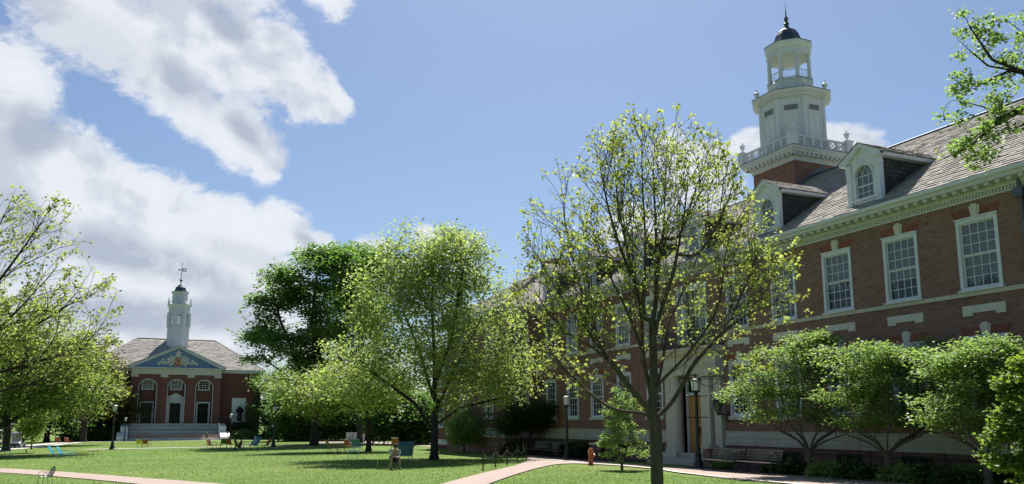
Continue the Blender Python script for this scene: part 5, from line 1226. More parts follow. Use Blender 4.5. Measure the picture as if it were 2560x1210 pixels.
for px, d, h, lab, sd2, lf in ((120, 128, 880, 'dark tree behind the golf cart drive, between the two carts and the hedge', 41, 'leaf_dark'), (262, 137, 915, 'round olive tree close beside the wing wall of the far hall', 42, 'leaf_olive'), (20, 118, 850, 'dark bushy tree directly behind the half hidden golf cart', 43, 'leaf_dark')):
    b = base_at(px, d); ry = (1085-h)/2
    tree('background_tree', lab, 'tree', b, [ell(px, h+ry*.95, 62, ry, d, 1, 1), ell(px+30, h+ry*1.2, 50, ry*.7, d, 1, .6), ell(px-35, h+ry*1.25, 50, ry*.7, d, 1, .6)], trunk_h=3, trunk_r=.4, n_att=1100, step=.7, infl=6, kill=.8, tip=.016, leaf=lf, att_leaf=1.0, leaf_n=12, leaf_s=.46, spread=.65, bark='bark_dark', seed=sd2, clump=(80, 1.2, .7), thr=1.9, flat=1, group='trees behind the left lawn')
for px, d, h, w_, lab, sd2 in ((690, 146, 900, 44, 'dark tree standing against the far hall wall next to the statue panel', 45), (735, 120, 950, 55, 'dark tree low behind the tall lamp post', 46), (880, 122, 985, 70, 'dark tree over the white sign board', 47), (815, 132, 960, 70, 'dark tree behind the big oak trunk', 49), (950, 128, 980, 80, 'dark tree filling the gap behind the slim tree', 50), (1010, 92, 985, 80, 'dark tree behind the standing people', 48)):
    b = base_at(px, d); ry = (1092-h)/2
    tree('background_tree', lab, 'tree', b, [ell(px, h+ry, w_, ry, d, 1, 1), ell(px+w_*.5, h+ry*1.3, w_*.7, ry*.7, d, 1, .6)], trunk_h=2, trunk_r=.35, n_att=1000, step=.6, infl=6, kill=.8, tip=.016, leaf='leaf_dark', att_leaf=1.0, leaf_n=12, leaf_s=.42, spread=.6, bark='bark_dark', seed=sd2, clump=(70, 1.1, .6), thr=1.9, flat=1, group='dark trees beyond the lawn')
# dogwoods along the hall
for px, X0, ells_, lab, sd2, mul in (
   (2022, 22.2, [(2050, 850, 60, 26, .6), (2010, 885, 115, 34, 1.1), (1950, 930, 100, 30, .9), (2080, 930, 95, 30, .9), (1890, 985, 75, 24, .7), (2010, 985, 120, 26, .9), (2110, 1000, 75, 22, .7), (1940, 1035, 90, 18, .6), (2060, 1050, 80, 18, .6)], 'spreading dogwood with forked trunk beside the two near benches', 51, 0),
   (2216, 22.0, [(2230, 890, 125, 26, 1), (2160, 920, 95, 28, .8), (2310, 915, 100, 28, .9), (2240, 960, 150, 28, 1.1), (2130, 990, 80, 22, .7), (2350, 985, 80, 24, .7), (2240, 1020, 130, 18, .7), (2170, 1060, 70, 14, .4), (2320, 1055, 80, 14, .5)], 'middle dogwood of the three before the water table', 52, 0),
   (2462, 21.7, [(2440, 885, 110, 26, .9), (2540, 880, 90, 30, .8), (2380, 930, 90, 26, .8), (2480, 945, 130, 28, 1), (2570, 960, 80, 28, .7), (2400, 990, 90, 22, .7), (2510, 1010, 110, 20, .7), (2370, 1050, 70, 16, .5), (2450, 1060, 90, 16, .5)], 'dogwood beside the bright corner shrub, its pale trunk deep in shade', 53, 0)):
    q = at_x(px, 1100, X0); b = on_ground(q.x, q.y); dd = b.dot(FWD); rd_ = random.Random(sd2)
    tree('dogwood', lab, 'tree', b, [ell(x, y, rx, ry, dd, .75, w_) for x, y, rx, ry, w_ in ells_]+[ell(x+rd_.uniform(-1.05, 1.05)*rx, y+rd_.uniform(-1.5, .6)*ry, rd_.uniform(14, 34), rd_.uniform(6, 13), dd, 1, .13, rd_.uniform(-.8, .8)) for x, y, rx, ry, w_ in ells_ for _ in range(3)], trunk_h=.85, trunk_r=.105, forks=(6, 1.15, .85), n_att=3400, step=.16, infl=1.7, kill=.22, trop=.05, tip=.0045, expo=2.1, leaf='leaf_dog', leaf_n=5, leaf_s=.10, spread=.11, att_leaf=.85, bark='bark_pale', seed=sd2, clump=(270, .24, .05), noise=.32, flat=1.5, thr=1.8, inertia=.8, droop=.3, group='dogwoods along the hall')
# sapling before the portal
b = ground(1555, 1175); dd = b.dot(FWD)
tree('holly_sapling', 'slim many stemmed sapling with dark glossy leaves behind the maple trunk', 'tree', b, [ell(1552, 1060, 42, 78, dd, 1, 1.3), ell(1555, 1015, 30, 45, dd, 1, .5), ell(1520, 1095, 30, 30, dd, 1, .3), ell(1590, 1110, 30, 30, dd, 1, .3), ell(1550, 1130, 50, 22, dd, 1, .35)], multi=(5, .22, .9), trunk_r=.05, n_att=700, step=.10, infl=1.2, kill=.13, trop=.12, tip=.004, leaf='leaf_dog', leaf_n=5, leaf_s=.09, spread=.08, att_leaf=1.0, clump=(70, .09, .05), seed=55, thr=1.8)
b = ground(1160, 1133); dd = b.dot(FWD)
r0_, P_, rd_ = tree('magnolia_sapling', 'small round leaved sapling with a few magenta blossoms beside the elm', 'tree', b, [ell(1160, 1075, 46, 40, dd, 1, 1)], trunk_h=.9, trunk_r=.06, n_att=380, step=.18, infl=2, kill=.22, tip=.006, leaf='leaf_dog', leaf_n=8, leaf_s=.15, spread=.16, att_leaf=1., seed=57, thr=1.8)
V, Q = leaves(np.array([tuple(at_depth(x, y, dd-.8)-b) for x, y in ((1128, 1063), (1136, 1066), (1124, 1070), (1142, 1060))]), 14, .07, .10, 3); np_mesh('blossom', V, Q, M['petal'], r0_)
# dark yews beside the walk
for px, X0, ells_, lab, sd2 in ((1310, 23.4, [(1320, 1045, 62, 38, 1), (1370, 1030, 45, 30, .6), (1270, 1060, 45, 32, .6)], 'low dark spreading tree above the far benches', 61), (1225, 23.8, [(1225, 1055, 45, 40, 1)], 'dark bushy tree left of the far benches', 62)):
    q = at_x(px, 1100, X0); b = on_ground(q.x, q.y); dd = b.dot(FWD)
    tree('dark_yew', lab, 'tree', b, [ell(x, y, rx, ry, dd, .7, w_) for x, y, rx, ry, w_ in ells_], multi=(5, .5, 1.0), trunk_r=.09, n_att=900, step=.22, infl=2.2, kill=.3, trop=.02, tip=.006, leaf='leaf_hedge', leaf_n=12, leaf_s=.13, spread=.24, att_leaf=.8, bark='bark_dark', seed=sd2, clump=(80, .5, .14), flat=1.4, thr=1.9)
# branches of a big tree whose trunk stands outside the frame on the right
d = 19.0; b = base_at(2900, d)
sd_ = [sl_([(2880, 420), (2760, 330), (2650, 260), (2570, 262), (2500, 300), (2440, 340), (2410, 380)], d, .3), sl_([(2880, 420), (2700, 270), (2560, 180), (2480, 150), (2420, 60)], d, -.3), sl_([(2860, 400), (2700, 310), (2560, 285), (2470, 270), (2390, 250)], d, .6),
       sl_([(2880, 400), (2700, 200), (2590, 110), (2530, 60)], d, .2), sl_([(2560, 180), (2470, 165), (2400, 105)], d), sl_([(2500, 300), (2420, 370), (2350, 400)], d), sl_([(2530, 175), (2440, 215), (2390, 190)], d, .3)]
tree('overhanging_tree', 'leafy boughs of a big tree hanging before the slate roof and ridge', 'tree', b,
     [ell(2530, 130, 130, 105, d, .5, 1.0), ell(2480, 290, 120, 90, d, .5, 1.0), ell(2420, 380, 85, 45, d, .5, .4), ell(2440, 75, 50, 55, d, .4, .35), ell(2420, 220, 50, 45, d, .4, .35), ell(2700, 200, 190, 200, d, .8, 1.0)],
     seeds=[sl_([(2900, 900), (2900, 650), (2880, 420)], d)]+sd_, trunk_h=2.5, trunk_r=.28, n_att=1500, step=.12, infl=1.1, kill=.17, trop=.03, tip=.004, leaf='leaf_dog', leaf_n=4, leaf_s=.085, spread=.07, att_leaf=.5, bark='bark_dark', seed=65, inertia=.8, six=True, thr=1.5, iters=130, flat=.6, clump=(95, .10, .06))
# leafy shrub in the lower right corner
d = 17.5; b = base_at(2580, d)
tree('corner_shrub', 'bright glossy leaved shrub close in front of the last dogwood', 'shrub', b,
     [ell(2590, 1020, 85, 150, d, .8, 1.2), ell(2545, 960, 45, 50, d, .8, .4), ell(2530, 1070, 45, 45, d, .8, .5), ell(2545, 1160, 60, 40, d, .8, .6), ell(2600, 1210, 120, 80, d, .8, .8)], multi=(7, .5, 1.0), trunk_r=.03, n_att=2600, step=.1, infl=1.0, kill=.12, trop=.1, tip=.004, leaf='leaf_bright', att_leaf=.8, leaf_n=5, leaf_s=.085, spread=.08, bark='bark', seed=68, six=True, thr=1.7, clump=(90, .10, .05), flat=1)

# ---- hedges and bushes
def bush(name, label, c, rx, ry, rz_, n, leaf, ls, seed, rot=0.0, box=False, group=None, cat='bush'):
    r_ = np.random.default_rng(seed); u = r_.normal(0, 1, (n, 3)); u /= np.linalg.norm(u, axis=1)[:, None]
    if box:
        u = np.sign(u)*np.abs(u)**.35; u /= np.abs(u).max(1)[:, None]
    u[:, 2] = np.abs(u[:, 2]); q = r_.uniform(.55, 1, n)**.6
    lump = 1+.14*np.sin(4*np.arctan2(u[:, 1], u[:, 0])+seed)+.1*np.sin(9*u[:, 0]+7*u[:, 2])+r_.normal(0, .05, n)
    p = u*(q*(lump if not box else 1+r_.normal(0, .03, n)))[:, None]*np.array([rx, ry, rz_]); p[:, 2] = np.maximum(p[:, 2], .02)
    root = thing(name, label, cat, c, rot, group); V, Q = leaves(p, 4, ls*.6, ls, seed, .6); np_mesh('foliage', V, Q, M[leaf], root)
    mb = MB(); r2 = random.Random(seed)
    for k in range(9):
        a = 2*pi*k/9+r2.random(); e = r2.uniform(.5, .85); mb.tube([(0, 0, -.1), (cos(a)*rx*e*.4, sin(a)*ry*e*.4, rz_*.45), (cos(a)*rx*e, sin(a)*ry*e, rz_*.7)], [.025, .018, .008], 5)
    mb.build('stem', M['bark_dark'], root); return root
bush('hedge', 'clipped dark hedge left of the far hall steps', Vector((-6.6, 146.3, tz(-6.6, 146.3)-.1)), 4.6, 1.5, 2.1, 3800, 'leaf_hedge', .26, 71, cat='hedge')
bush('hedge', 'low hedge in front of the statue, right of the steps', Vector((16.3, 145.8, tz(16, 146)-.1)), 2.9, 1.3, 1.5, 2600, 'leaf_dog', .24, 72, cat='hedge')
bush('hedge', 'taller hedge directly beneath the statue panel', Vector((15.9, 148.0, tz(16, 148)-.1)), 3.0, 1.0, 2.6, 2400, 'leaf_hedge', .26, 73, cat='hedge')
bush('hedge', 'long dark hedge running right from the statue to the trees', Vector((24.0, 146.5, tz(24, 146.5)-.1)), 5.0, 1.4, 2.2, 3800, 'leaf_yew', .28, 74, cat='hedge')
for k, (px, py, rx, rz_, lab) in enumerate(((700, 1099, 2.6, 2.6, 'dark rounded bush left of the big oak trunk'), (745, 1103, 2.0, 2.4, 'light green bush close to the big oak trunk'), (835, 1098, 3.0, 2.6, 'dark bush left of the white sign board'), (975, 1102, 3.0, 2.4, 'dark bush behind the standing people'), (1045, 1105, 3.2, 2.6, 'dark bush left of the elm trunk'))):
    g = ground(px, py); bush('bush', lab, g-Vector((0, 0, .1)), rx, rx*.6, rz_, 1500, 'leaf_dog' if k == 1 else 'leaf_yew', .24, 80+k)
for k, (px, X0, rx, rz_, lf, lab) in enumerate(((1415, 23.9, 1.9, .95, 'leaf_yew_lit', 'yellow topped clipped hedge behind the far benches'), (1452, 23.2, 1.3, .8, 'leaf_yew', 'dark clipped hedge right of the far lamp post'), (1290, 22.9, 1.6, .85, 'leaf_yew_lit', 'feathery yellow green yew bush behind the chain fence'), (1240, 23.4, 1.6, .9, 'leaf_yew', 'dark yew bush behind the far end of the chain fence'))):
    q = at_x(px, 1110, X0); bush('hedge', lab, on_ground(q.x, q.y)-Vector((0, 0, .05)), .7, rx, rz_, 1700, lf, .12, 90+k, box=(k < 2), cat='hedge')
low = [(1805, 22.7, .35, .35), (1935, 22.6, .45, .5), (1985, 22.4, .6, .45), (2065, 22.1, .7, .5), (2120, 22.6, .6, .55), (2150, 21.9, .65, .45), (2260, 22.0, .7, .55), (2320, 22.4, .6, .6), (2380, 21.9, .6, .45), (2420, 22.6, .6, .6), (2500, 22.3, .7, .6)]
labs = ['smallest leafy plant under the left near bench', 'leafy plant right of the second near bench', 'low dark shrub left of the first dogwood trunk', 'low dark shrub right of the first dogwood trunk', 'dark shrub against the wall between first and middle dogwood', 'front shrub by the walk between first and middle dogwood', 'front shrub right of the middle dogwood trunk', 'shrub against the wall right of the middle dogwood', 'front shrub left of the dogwood by the corner shrub', 'rear shrub left of the dogwood by the corner shrub', 'shrub right of the dogwood by the corner shrub']
for k, ((px, X0, rx, rz_), lab) in enumerate(zip(low, labs)):
    q = at_x(px, 1130, X0); bush('low_shrub', lab, on_ground(q.x, q.y), rx, rx*1.2, rz_, 420, 'leaf_hedge' if k % 3 else 'leaf_dog', .12, 100+k, group='low shrubs in the shaded bed')
# ================================================================ street furniture
def lamp(px, yt, yb, label, bars=False, X0=None, Y0=None, glass=True):
    if X0: q = at_x(px, yb, X0); g = on_ground(q.x, q.y)
    elif Y0: q = ray(px, yb)[0]; g = on_ground(q.x*Y0/q.y, Y0)
    else: g = ground(px, yb)
    d = g.dot(FWD); H = (yb-yt)*d/2055.0; k = H/3.8
    t_ = thing('street_lamp', label, 'street lamp', g, R(20), 'black lamp posts around the lawn')
    mb = MB(); mb.lathe([(.26, 0), (.26, .06), (.21, .10), (.20, .22), (.15, .30), (.13, .46), (.15, .50), (.10, .60), (.085, .72)], 8); mb.build('base', M['iron'], t_)
    mb = MB(); mb.lathe([(.085, .70), (.075, 1.0), (.062, 2.6), (.06, 2.92), (.09, 2.95), (.07, 3.0)], 12); mb.build('pole', M['iron'], t_, smooth=True)
    mb = MB(); mb.lathe([(.07, 2.98), (.11, 3.02), (.17, 3.06), (.18, 3.09)], 6); mb.lathe([(.25, 3.50), (.26, 3.53), (.19, 3.58), (.06, 3.63), (.035, 3.69), (.05, 3.72), (.01, 3.80)], 6)
    for j in range(6): a = 2*pi*j/6; mb.tube([(.165*cos(a), .165*sin(a), 3.09), (.215*cos(a), .215*sin(a), 3.50)], .013, 4)
    ln = mb.build('lantern', M['iron'], t_)
    mb = MB(); mb.lathe([(.155, 3.09), (.205, 3.495)], 6); mb.build('pane', M['lampglass'], ln)
    if bars:
        mb = MB()
        for z_ in (2.88, 2.02):
            mb.tube([(-.42, 0, z_), (.42, 0, z_)], .018, 6); mb.lathe([(.09, -.04), (.09, .04)], 8, (0, 0, z_))
            for s_ in (-1, 1): mb.ball((s_*.43, 0, z_), .028, 6, 4)
        b_ = mb.build('banner_arm', M['iron'], t_); b_.rotation_euler = (0, 0, -YAW-R(20))
    t_.scale = (k, k, k); return t_
M['lampglass'] = simple('frosted_lamp_glass', (.72, .72, .68), .35, .06, 4)
lamp(280, 1008, 1124, 'black lamp post with white glass standing in front of the left hedge')
lamp(311, 1036, 1098, 'black lamp post at the foot of the far hall steps, beside the clipped hedge', Y0=140.5)
lamp(575, 1029, 1097, 'black lamp post at the foot of the far hall steps, before the statue', Y0=141)
lamp(683, 1009, 1117, 'black lamp post with white glass left of the big oak trunk')
lamp(1418, 968, 1133, 'black lamp post with white glass beside the benches nearest the hydrant', X0=22.0)
lamp(1747, 936, 1170, 'tall black lamp post with cross bars before the hall door', True)
# chain fence round the lawn corner
bases = [(1207.6, 1176), (1238.9, 1168.5), (1268, 1161.6), (1294.5, 1156.8), (1315, 1150), (1308, 1145.5), (1278, 1141), (1250, 1137), (1218, 1132.5), (1183.6, 1128), (1150, 1124.5), (1117, 1121.4), (1097, 1119.6)]
P_ = [ground(*p) for p in bases]; cf = thing('chain_fence', 'low black post and chain fence around the corner of the lawn', 'fence', P_[0])
o_ = P_[0]
for p in P_:
    q = p-o_; mb = MB(); mb.lathe([(.035, -.1), (.032, .74), (.042, .76), (.045, .79), (.03, .83), (.005, .85)], 8, q); mb.build('post', M['iron'], cf)
for a, b in zip(P_, P_[1:]):
    pts = [(a-o_).lerp(b-o_, k/10)+Vector((0, 0, .74-.30*4*(k/10)*(1-k/10))) for k in range(11)]; mb = MB(); mb.tube(pts, .018, 5); mb.build('chain', M['chain'] if 'chain' in M else M['iron'], cf)
# hydrant
g = ground(1477, 1163); d = g.dot(FWD); hy = thing('fire_hydrant', 'orange fire hydrant at the edge of the brick walk', 'hydrant', g, R(60)); k = 43*d/2055/.76
M['orange'] = simple('orange_hydrant_paint', (.52, .115, .035), .45, .12, 12)
mb = MB(); mb.lathe([(.15, 0), (.15, .04), (.105, .05), (.10, .48), (.12, .49), (.12, .55), (.135, .56), (.135, .59), (.115, .60), (.10, .66), (.06, .71), (.03, .72)], 16); mb.build('barrel', M['orange'], hy, smooth=True)
mb = MB(); mb.lathe([(.035, .715), (.035, .76), (.01, .765)], 5); mb.build('operating_nut', M['orange'], hy)
for v, r_ in (((1, 0, 0), .05), ((-1, 0, 0), .05), ((0, -1, 0), .07)):
    v = Vector(v); c = Vector((0, 0, .42)); mb = MB(); mb.tube([c+v*.08, c+v*.15], r_, 12); mb.tube([c+v*.15, c+v*.175], r_*1.2, 6); mb.tube([c+v*.175, c+v*.20], .02, 5); mb.build('outlet_cap', M['orange'], hy)
mb = MB(); mb.tube([(-.18, 0, .40), (-.19, 0, .2), (-.17, 0, .02)], .008, 4); mb.build('chain', M['iron'], hy); hy.scale = (k,)*3
# benches with round iron arms
M['benchwood'] = simple('dark_weathered_slats', (.11, .10, .092), .5, .3, 5); M['chain'] = M['iron']
def bench(loc, rz, label, L=2.0):
    t_ = thing('park_bench', label, 'bench', loc, rz, 'black slatted benches along the walk')
    mb = MB()
    for k in range(5): y = -.22+k*.10; mb.box(-L/2, L/2, y-.042, y+.042, .42-.012*k, .445-.012*k)
    mb.build('seat', M['benchwood'], t_)
    mb = MB()
    for k in range(4): z_ = .53+k*.105; y = .26+k*.035; mb.box(-L/2, L/2, y-.014, y+.014, z_-.042, z_+.042)
    mb.build('backrest', M['benchwood'], t_)
    for x in (-L/2+.06, L/2-.06):
        mb = MB(); mb.tube([(x+0*.0, -.02+.22*cos(a), .60+.21*sin(a)) for a in np.linspace(0, 2*pi, 18)[:-1]], .020, 6, closed=True); mb.build('armrest', M['iron'], t_)
        for s_ in (-1, 1): mb = MB(); mb.tube([(x, s_*.05, .40), (x, s_*.22, .30), (x, s_*.25, .12), (x, s_*.33, 0)], .022, 6); mb.build('leg', M['iron'], t_)
        mb = MB(); mb.tube([(x, -.27, .41), (x, .22, .37), (x, .28, .55), (x, .40, .90)], .02, 6); mb.build('side_frame', M['iron'], t_)
    return t_
def along(px, X0): q = at_x(px, 1130, X0); return on_ground(q.x, q.y)
for px, X0, lab in ((1805, 21.25, 'near bench standing right beside the tall lamp post'), (1893, 21.25, 'near bench with rounded arms, left of the first dogwood trunk'), (1387, 22.35, 'bench directly left of the far lamp post'), (1345, 22.6, 'bench at the end of the chain fence')):
    bench(along(px, X0)+Vector((0, 0, .03)), R(-90), lab, 1.95)
# brick piers and area railing
for px, X0, lab in ((1490, 23.3, 'square brick pier with pale cap behind the hydrant'), (1776, 23.6, 'square brick pier with pale cap behind the near bench')):
    g = along(px, X0); t_ = thing('brick_pier', lab, 'pier', g, 0, 'brick piers of the basement area'); mb = MB(); mb.box(-.22, .22, -.22, .22, -.2, .80); mb.build('shaft', M['brick'], t_); mb = MB(); mb.box(-.29, .29, -.29, .29, .80, .93); mb.build('cap', M['stone_plain'], t_)
ar = thing('area_railing', 'black iron railing guarding the basement windows behind the dogwoods', 'railing', (24.1, 22, -.1)); 
mb = MB(); mb.tube([(0, -12, .62), (0, 8.8, .62)], .018, 5); mb.tube([(0, -12, .12), (0, 8.8, .12)], .014, 5); mb.build('rail', M['iron'], ar)
mb = MB(); y = -12
while y < 8.8: mb.tube([(0, y, 0), (0, y, .66), (0, y, .72)], [.008, .008, .002], 4); y += .11
mb.build('baluster', M['iron'], ar)['kind'] = 'stuff'
for k in range(8): mb = MB(); mb.tube([(0, -12+k*2.97, -.1), (0, -12+k*2.97, .78)], .025, 6); mb.ball((0, -12+k*2.97, .80), .04, 6, 5); mb.build('post', M['iron'], ar)
# slatted metal garden chairs
def paint(n, c): M[n] = simple(n+'_chair_paint', c, .4, .08, 6); return M[n]
for n, c in (('turquoise', (.05, .36, .50)), ('blue', (.03, .17, .42)), ('teal', (.045, .16, .21)), ('yellow', (.50, .52, .03)), ('lime', (.28, .44, .05)), ('rust', (.36, .12, .045)), ('orangep', (.42, .19, .05)), ('brown', (.20, .08, .03)), ('red', (.36, .07, .03)), ('green', (.10, .28, .04))): paint(n, c)
def garden_chair(pt, label, low=False, footrest=None):
    t_ = thing('garden_chair', label, 'chair'); m_ = M[pt]; W = .30 if low else .24; sh = .36 if low else .45; bk = .50 if low else .42; dep = .30 if low else .22; ln = .30 if low else .16
    mb = MB()
    for k in range(7): y = -dep+2*dep*k/6; z_ = sh-.05*k/6+.02*sin(pi*k/6); mb.box(-W, W, y-.034, y+.034, z_-.008, z_+.008)
    for x in (-W, W): mb.tube([(x, -dep-.03, sh-.015), (x, dep+.03, sh-.06)], .013, 6)
    mb.build('seat', m_, t_)
    mb = MB()
    for k in range(8): f_ = (k+.6)/8; y = dep+.03+ln*f_; z_ = sh-.02+bk*f_; mb.prism([(y-.01, z_-.024), (y+.006, z_-.03), (y+.024, z_+.024), (y+.008, z_+.03)], -W, W, 0)
    for x in (-W, W): mb.tube([(x, dep+.0, sh-.07), (x, dep+.03+ln*1.03, sh-.02+bk*1.03)], .014, 6)
    mb.tube([(-W, dep+.03+ln*1.03, sh-.02+bk*1.03), (W, dep+.03+ln*1.03, sh-.02+bk*1.03)], .014, 6); mb.build('backrest', m_, t_)
    for x in (-W, W):
        for y0, y1 in ((-dep, -dep-.03), (dep, dep+.10)): mb = MB(); mb.tube([(x, y0, sh-.03), (x*1.06, y1, 0)], .013, 6); mb.build('leg', m_, t_)
        mb = MB(); mb.tube([(x, -dep, sh-.02), (x*1.08, -dep+.02, sh+.20), (x*1.08, dep+.05, sh+.20), (x, dep+.03+ln*.45, sh+bk*.42)], .012, 6); mb.box(min(x*1.0, x*1.16), max(x, x*1.16), -dep, dep*.9, sh+.205, sh+.222); mb.build('armrest', m_, t_)
    return t_
def stool(pt, label, w=.25, l=.21, h=.38):
    t_ = thing('garden_stool', label, 'stool'); m_ = M[pt]; mb = MB()
    for k in range(6): y = -l+2*l*k/5; mb.box(-w, w, y-.032, y+.032, h-.008+.03*abs(k-2.5)/2.5, h+.008+.03*abs(k-2.5)/2.5)
    mb.build('seat', m_, t_)
    for x in (-w, w): mb = MB(); mb.tube([(x, -l, 0), (x, -l, h), (x, l, h), (x, l, 0)], .013, 6); mb.build('leg', m_, t_)
    return t_
def small_table(pt, label, r_=.32, h=.6):
    t_ = thing('garden_table', label, 'table'); mb = MB(); mb.lathe([(r_, h-.02), (r_+.01, h)], 20); mb.build('table_top', M[pt], t_)
    for k in range(3): a = 2*pi*k/3; mb = MB(); mb.tube([(r_*.3*cos(a), r_*.3*sin(a), h-.02), (r_*.85*cos(a), r_*.85*sin(a), 0)], .014, 6); mb.build('leg', M[pt], t_)
    return t_
def put(t_, px, py, face, s_=1.0): g = ground(px, py); t_.location = g; t_.rotation_euler = (0, 0, R(face)-YAW); t_.scale = (s_,)*3; t_['group'] = 'coloured garden furniture on the lawn'
# facing: 0 looks towards the camera (front of the seat is local -y)
put(garden_chair('turquoise', 'turquoise slatted lounge chair, left one of the pair', True), 143, 1145, 100, 1.0)
put(garden_chair('turquoise', 'turquoise slatted lounge chair, right one of the pair', True), 163, 1145, 100, 1.0)
put(stool('turquoise', 'turquoise footrest between the lounge chairs and the rust stools'), 184, 1144, 95, 1.0)
put(stool('rust', 'rust coloured stool beside the turquoise footrest'), 203, 1147, 85, 1.1); put(stool('orangep', 'orange stool standing farthest right of the turquoise chairs'), 232, 1142, 80, 1.1)
put(garden_chair('rust', 'rust red chair lying low under the dark tree by the drive', True), 172, 1112, 60); put(garden_chair('red', 'red chair beside the trunk of the thin sapling'), 142, 1110, 200)
put(garden_chair('blue', 'deep blue chair standing against the leafy oak trunk', True), 6, 1140, 150, 1.25)
put(garden_chair('yellow', 'yellow chair alone on the lawn before the far steps'), 349, 1119, 180); put(garden_chair('brown', 'brown chair next to the yellow one'), 361, 1118.5, 200); put(garden_chair('orangep', 'orange chair right of the brown and yellow ones'), 371, 1118, 150)
put(garden_chair('orangep', 'orange brown chair leftmost in the group around the reader'), 530, 1127, 75, 1.15); put(small_table('yellow', 'low yellow topped table between the chairs of the group', .36, .5), 551, 1124, 0, 1.1)
put(garden_chair('green', 'light green chair behind the low yellow table'), 559, 1122, 200, 1.1); put(garden_chair('rust', 'rust coloured chair left of the person in dark clothes'), 577, 1124, 160, 1.15)
put(garden_chair('brown', 'dark chair on which the person in purple sits'), 599, 1127, 130, 1.15)
put(garden_chair('blue', 'tall bright blue chair right of the person in purple', True), 626, 1126, -120, 1.35); put(stool('lime', 'lime green stool in front of the tall blue chair'), 643, 1128, 0, 1.1); put(garden_chair('red', 'dark red lounge chair leaning back near the lamp post', True), 657, 1124, -100, 1.1)
put(garden_chair('rust', 'rust orange chair leaning left behind the teal chair', True), 836, 1131, 120, 1.1); put(stool('yellow', 'yellow stool beside the rust orange chair'), 853, 1130, 20, 1.15); put(garden_chair('red', 'reddish chair just left of the teal chair'), 872, 1126, 150)
put(garden_chair('teal', 'teal chair seen from the front before the slim trunk'), 893, 1135, 170, 1.2); put(stool('turquoise', 'turquoise stool in front of the teal chair'), 883, 1146, 10, 1.15)
put(garden_chair('rust', 'rust red chair seen above the seated man'), 987, 1123, 185, 1.1); put(garden_chair('teal', 'teal lounge chair behind the seated man', True), 1006, 1160, -160, 1.3); put(stool('lime', 'lime green stool at the feet of the seated man'), 958, 1172, 10, 1.05)
# wire mesh chair
def wire_chair(loc, rz, s_):
    t_ = thing('wire_chair', 'silver wire mesh armchair on the near lawn by the brick path', 'chair', loc, rz); t_.scale = (s_,)*3
    m_ = M['wire']; outline = lambda a: (.25*cos(a), .60+.0, 0)
    mb = MB(); rim = [(-.20, .22, .44), (-.25, .28, .60), (-.24, .36, .80), (-.15, .41, .92), (0, .43, .95), (.15, .41, .92), (.24, .36, .80), (.25, .28, .60), (.20, .22, .44)]
    mb.tube(rim, .013, 6)
    for k in range(-6, 7):
        x = k*.034; h = .44+.50*sqrt(max(0, 1-(x/.27)**2))**.7; mb.tube([(x, .22, .44), (x*1.05, .22+.42*(h-.44)*.55, (h+.44)/2), (x*1.05, .22+.42*(h-.44), h)], .005, 3)
    for k in range(1, 13): z_ = .44+k*.038; hw_ = .22+.03*sin(pi*min(1, k/9)); hw_ = min(hw_, .27*sqrt(max(0, 1-((z_-.44)/.52)**2.6))+.01); y = .22+.42*(z_-.44); mb.tube([(-hw_, y, z_), (0, y+.02, z_), (hw_, y, z_)], .005, 3)
    n_ = 14; row = []
    for k in range(n_+1):
        z_ = .44+.50*k/n_; hw_ = min(.22+.05*min(1, k/7), .275*sqrt(max(.02, 1-((z_-.44)/.525)**2.6))); row.append([mb.p(q_*hw_, .222+.42*(z_-.44)+.015*(1-q_*q_), z_) for q_ in (-1, -.5, 0, .5, 1)])
    mb.mi = 1
    for a_, b_ in zip(row, row[1:]):
        for q_ in range(4): mb.fidx((a_[q_], a_[q_+1], b_[q_+1], b_[q_]))
    mb.mi = 0
    mb.build('backrest', [m_, M['mesh']], t_)
    mb = MB(); mb.tube([(-.22, -.22, .45), (.22, -.22, .45), (.22, .22, .43), (-.22, .22, .43)], .013, 6, closed=True)
    for k in range(-6, 7): mb.tube([(k*.034, -.22, .447), (k*.034, .22, .43)], .005, 3)
    for k in range(-6, 7): mb.tube([(-.22, k*.034, .44), (.22, k*.034, .44)], .005, 3)
    mb.box(-.20, .20, -.20, .20, .432, .438); mb.build('seat', m_, t_)
    for x in (-.23, .23):
        mb = MB(); mb.tube([(x, -.22, .44), (x*1.1, -.25, .58), (x*1.12, -.16, .68), (x*1.12, -.02, .70), (x*1.1, .12, .66), (x*1.02, .20, .55), (x, .22, .45)], .013, 6); mb.build('armrest', m_, t_)
        for y, y1 in ((-.2, -.27), (.2, .28)): mb = MB(); mb.tube([(x, y, .44), (x*1.05, y1, 0)], .012, 6); mb.build('leg', m_, t_)
M['wire'] = simple('silver_wire', (.22, .25, .24), .5, .1, 5, metal=.6)
mm_, tm_ = mat('expanded_metal_mesh'); sock(tm_, 'Base Color', (.25, .27, .26)); sock(tm_, 'Metallic', .5); sock(tm_, 'Roughness', .45)
vo_ = tm_.add('ShaderNodeTexChecker'); vo_.inputs['Scale'].default_value = 70; tm_.l.new(tm_.obj(), vo_.inputs[0]); tp_ = tm_.add('ShaderNodeBsdfTransparent'); mx_ = tm_.add('ShaderNodeMixShader'); tm_.l.new(vo_.outputs[1], mx_.inputs[0]); tm_.l.new(tm_.b.outputs[0], mx_.inputs[1]); tm_.l.new(tp_.outputs[0], mx_.inputs[2]); tm_.l.new(mx_.outputs[0], tm_.out.inputs[0]); M['mesh'] = mm_
g = ground(112, 1214); wire_chair(g, R(-35)-YAW, 46*g.dot(FWD)/2055/.95)
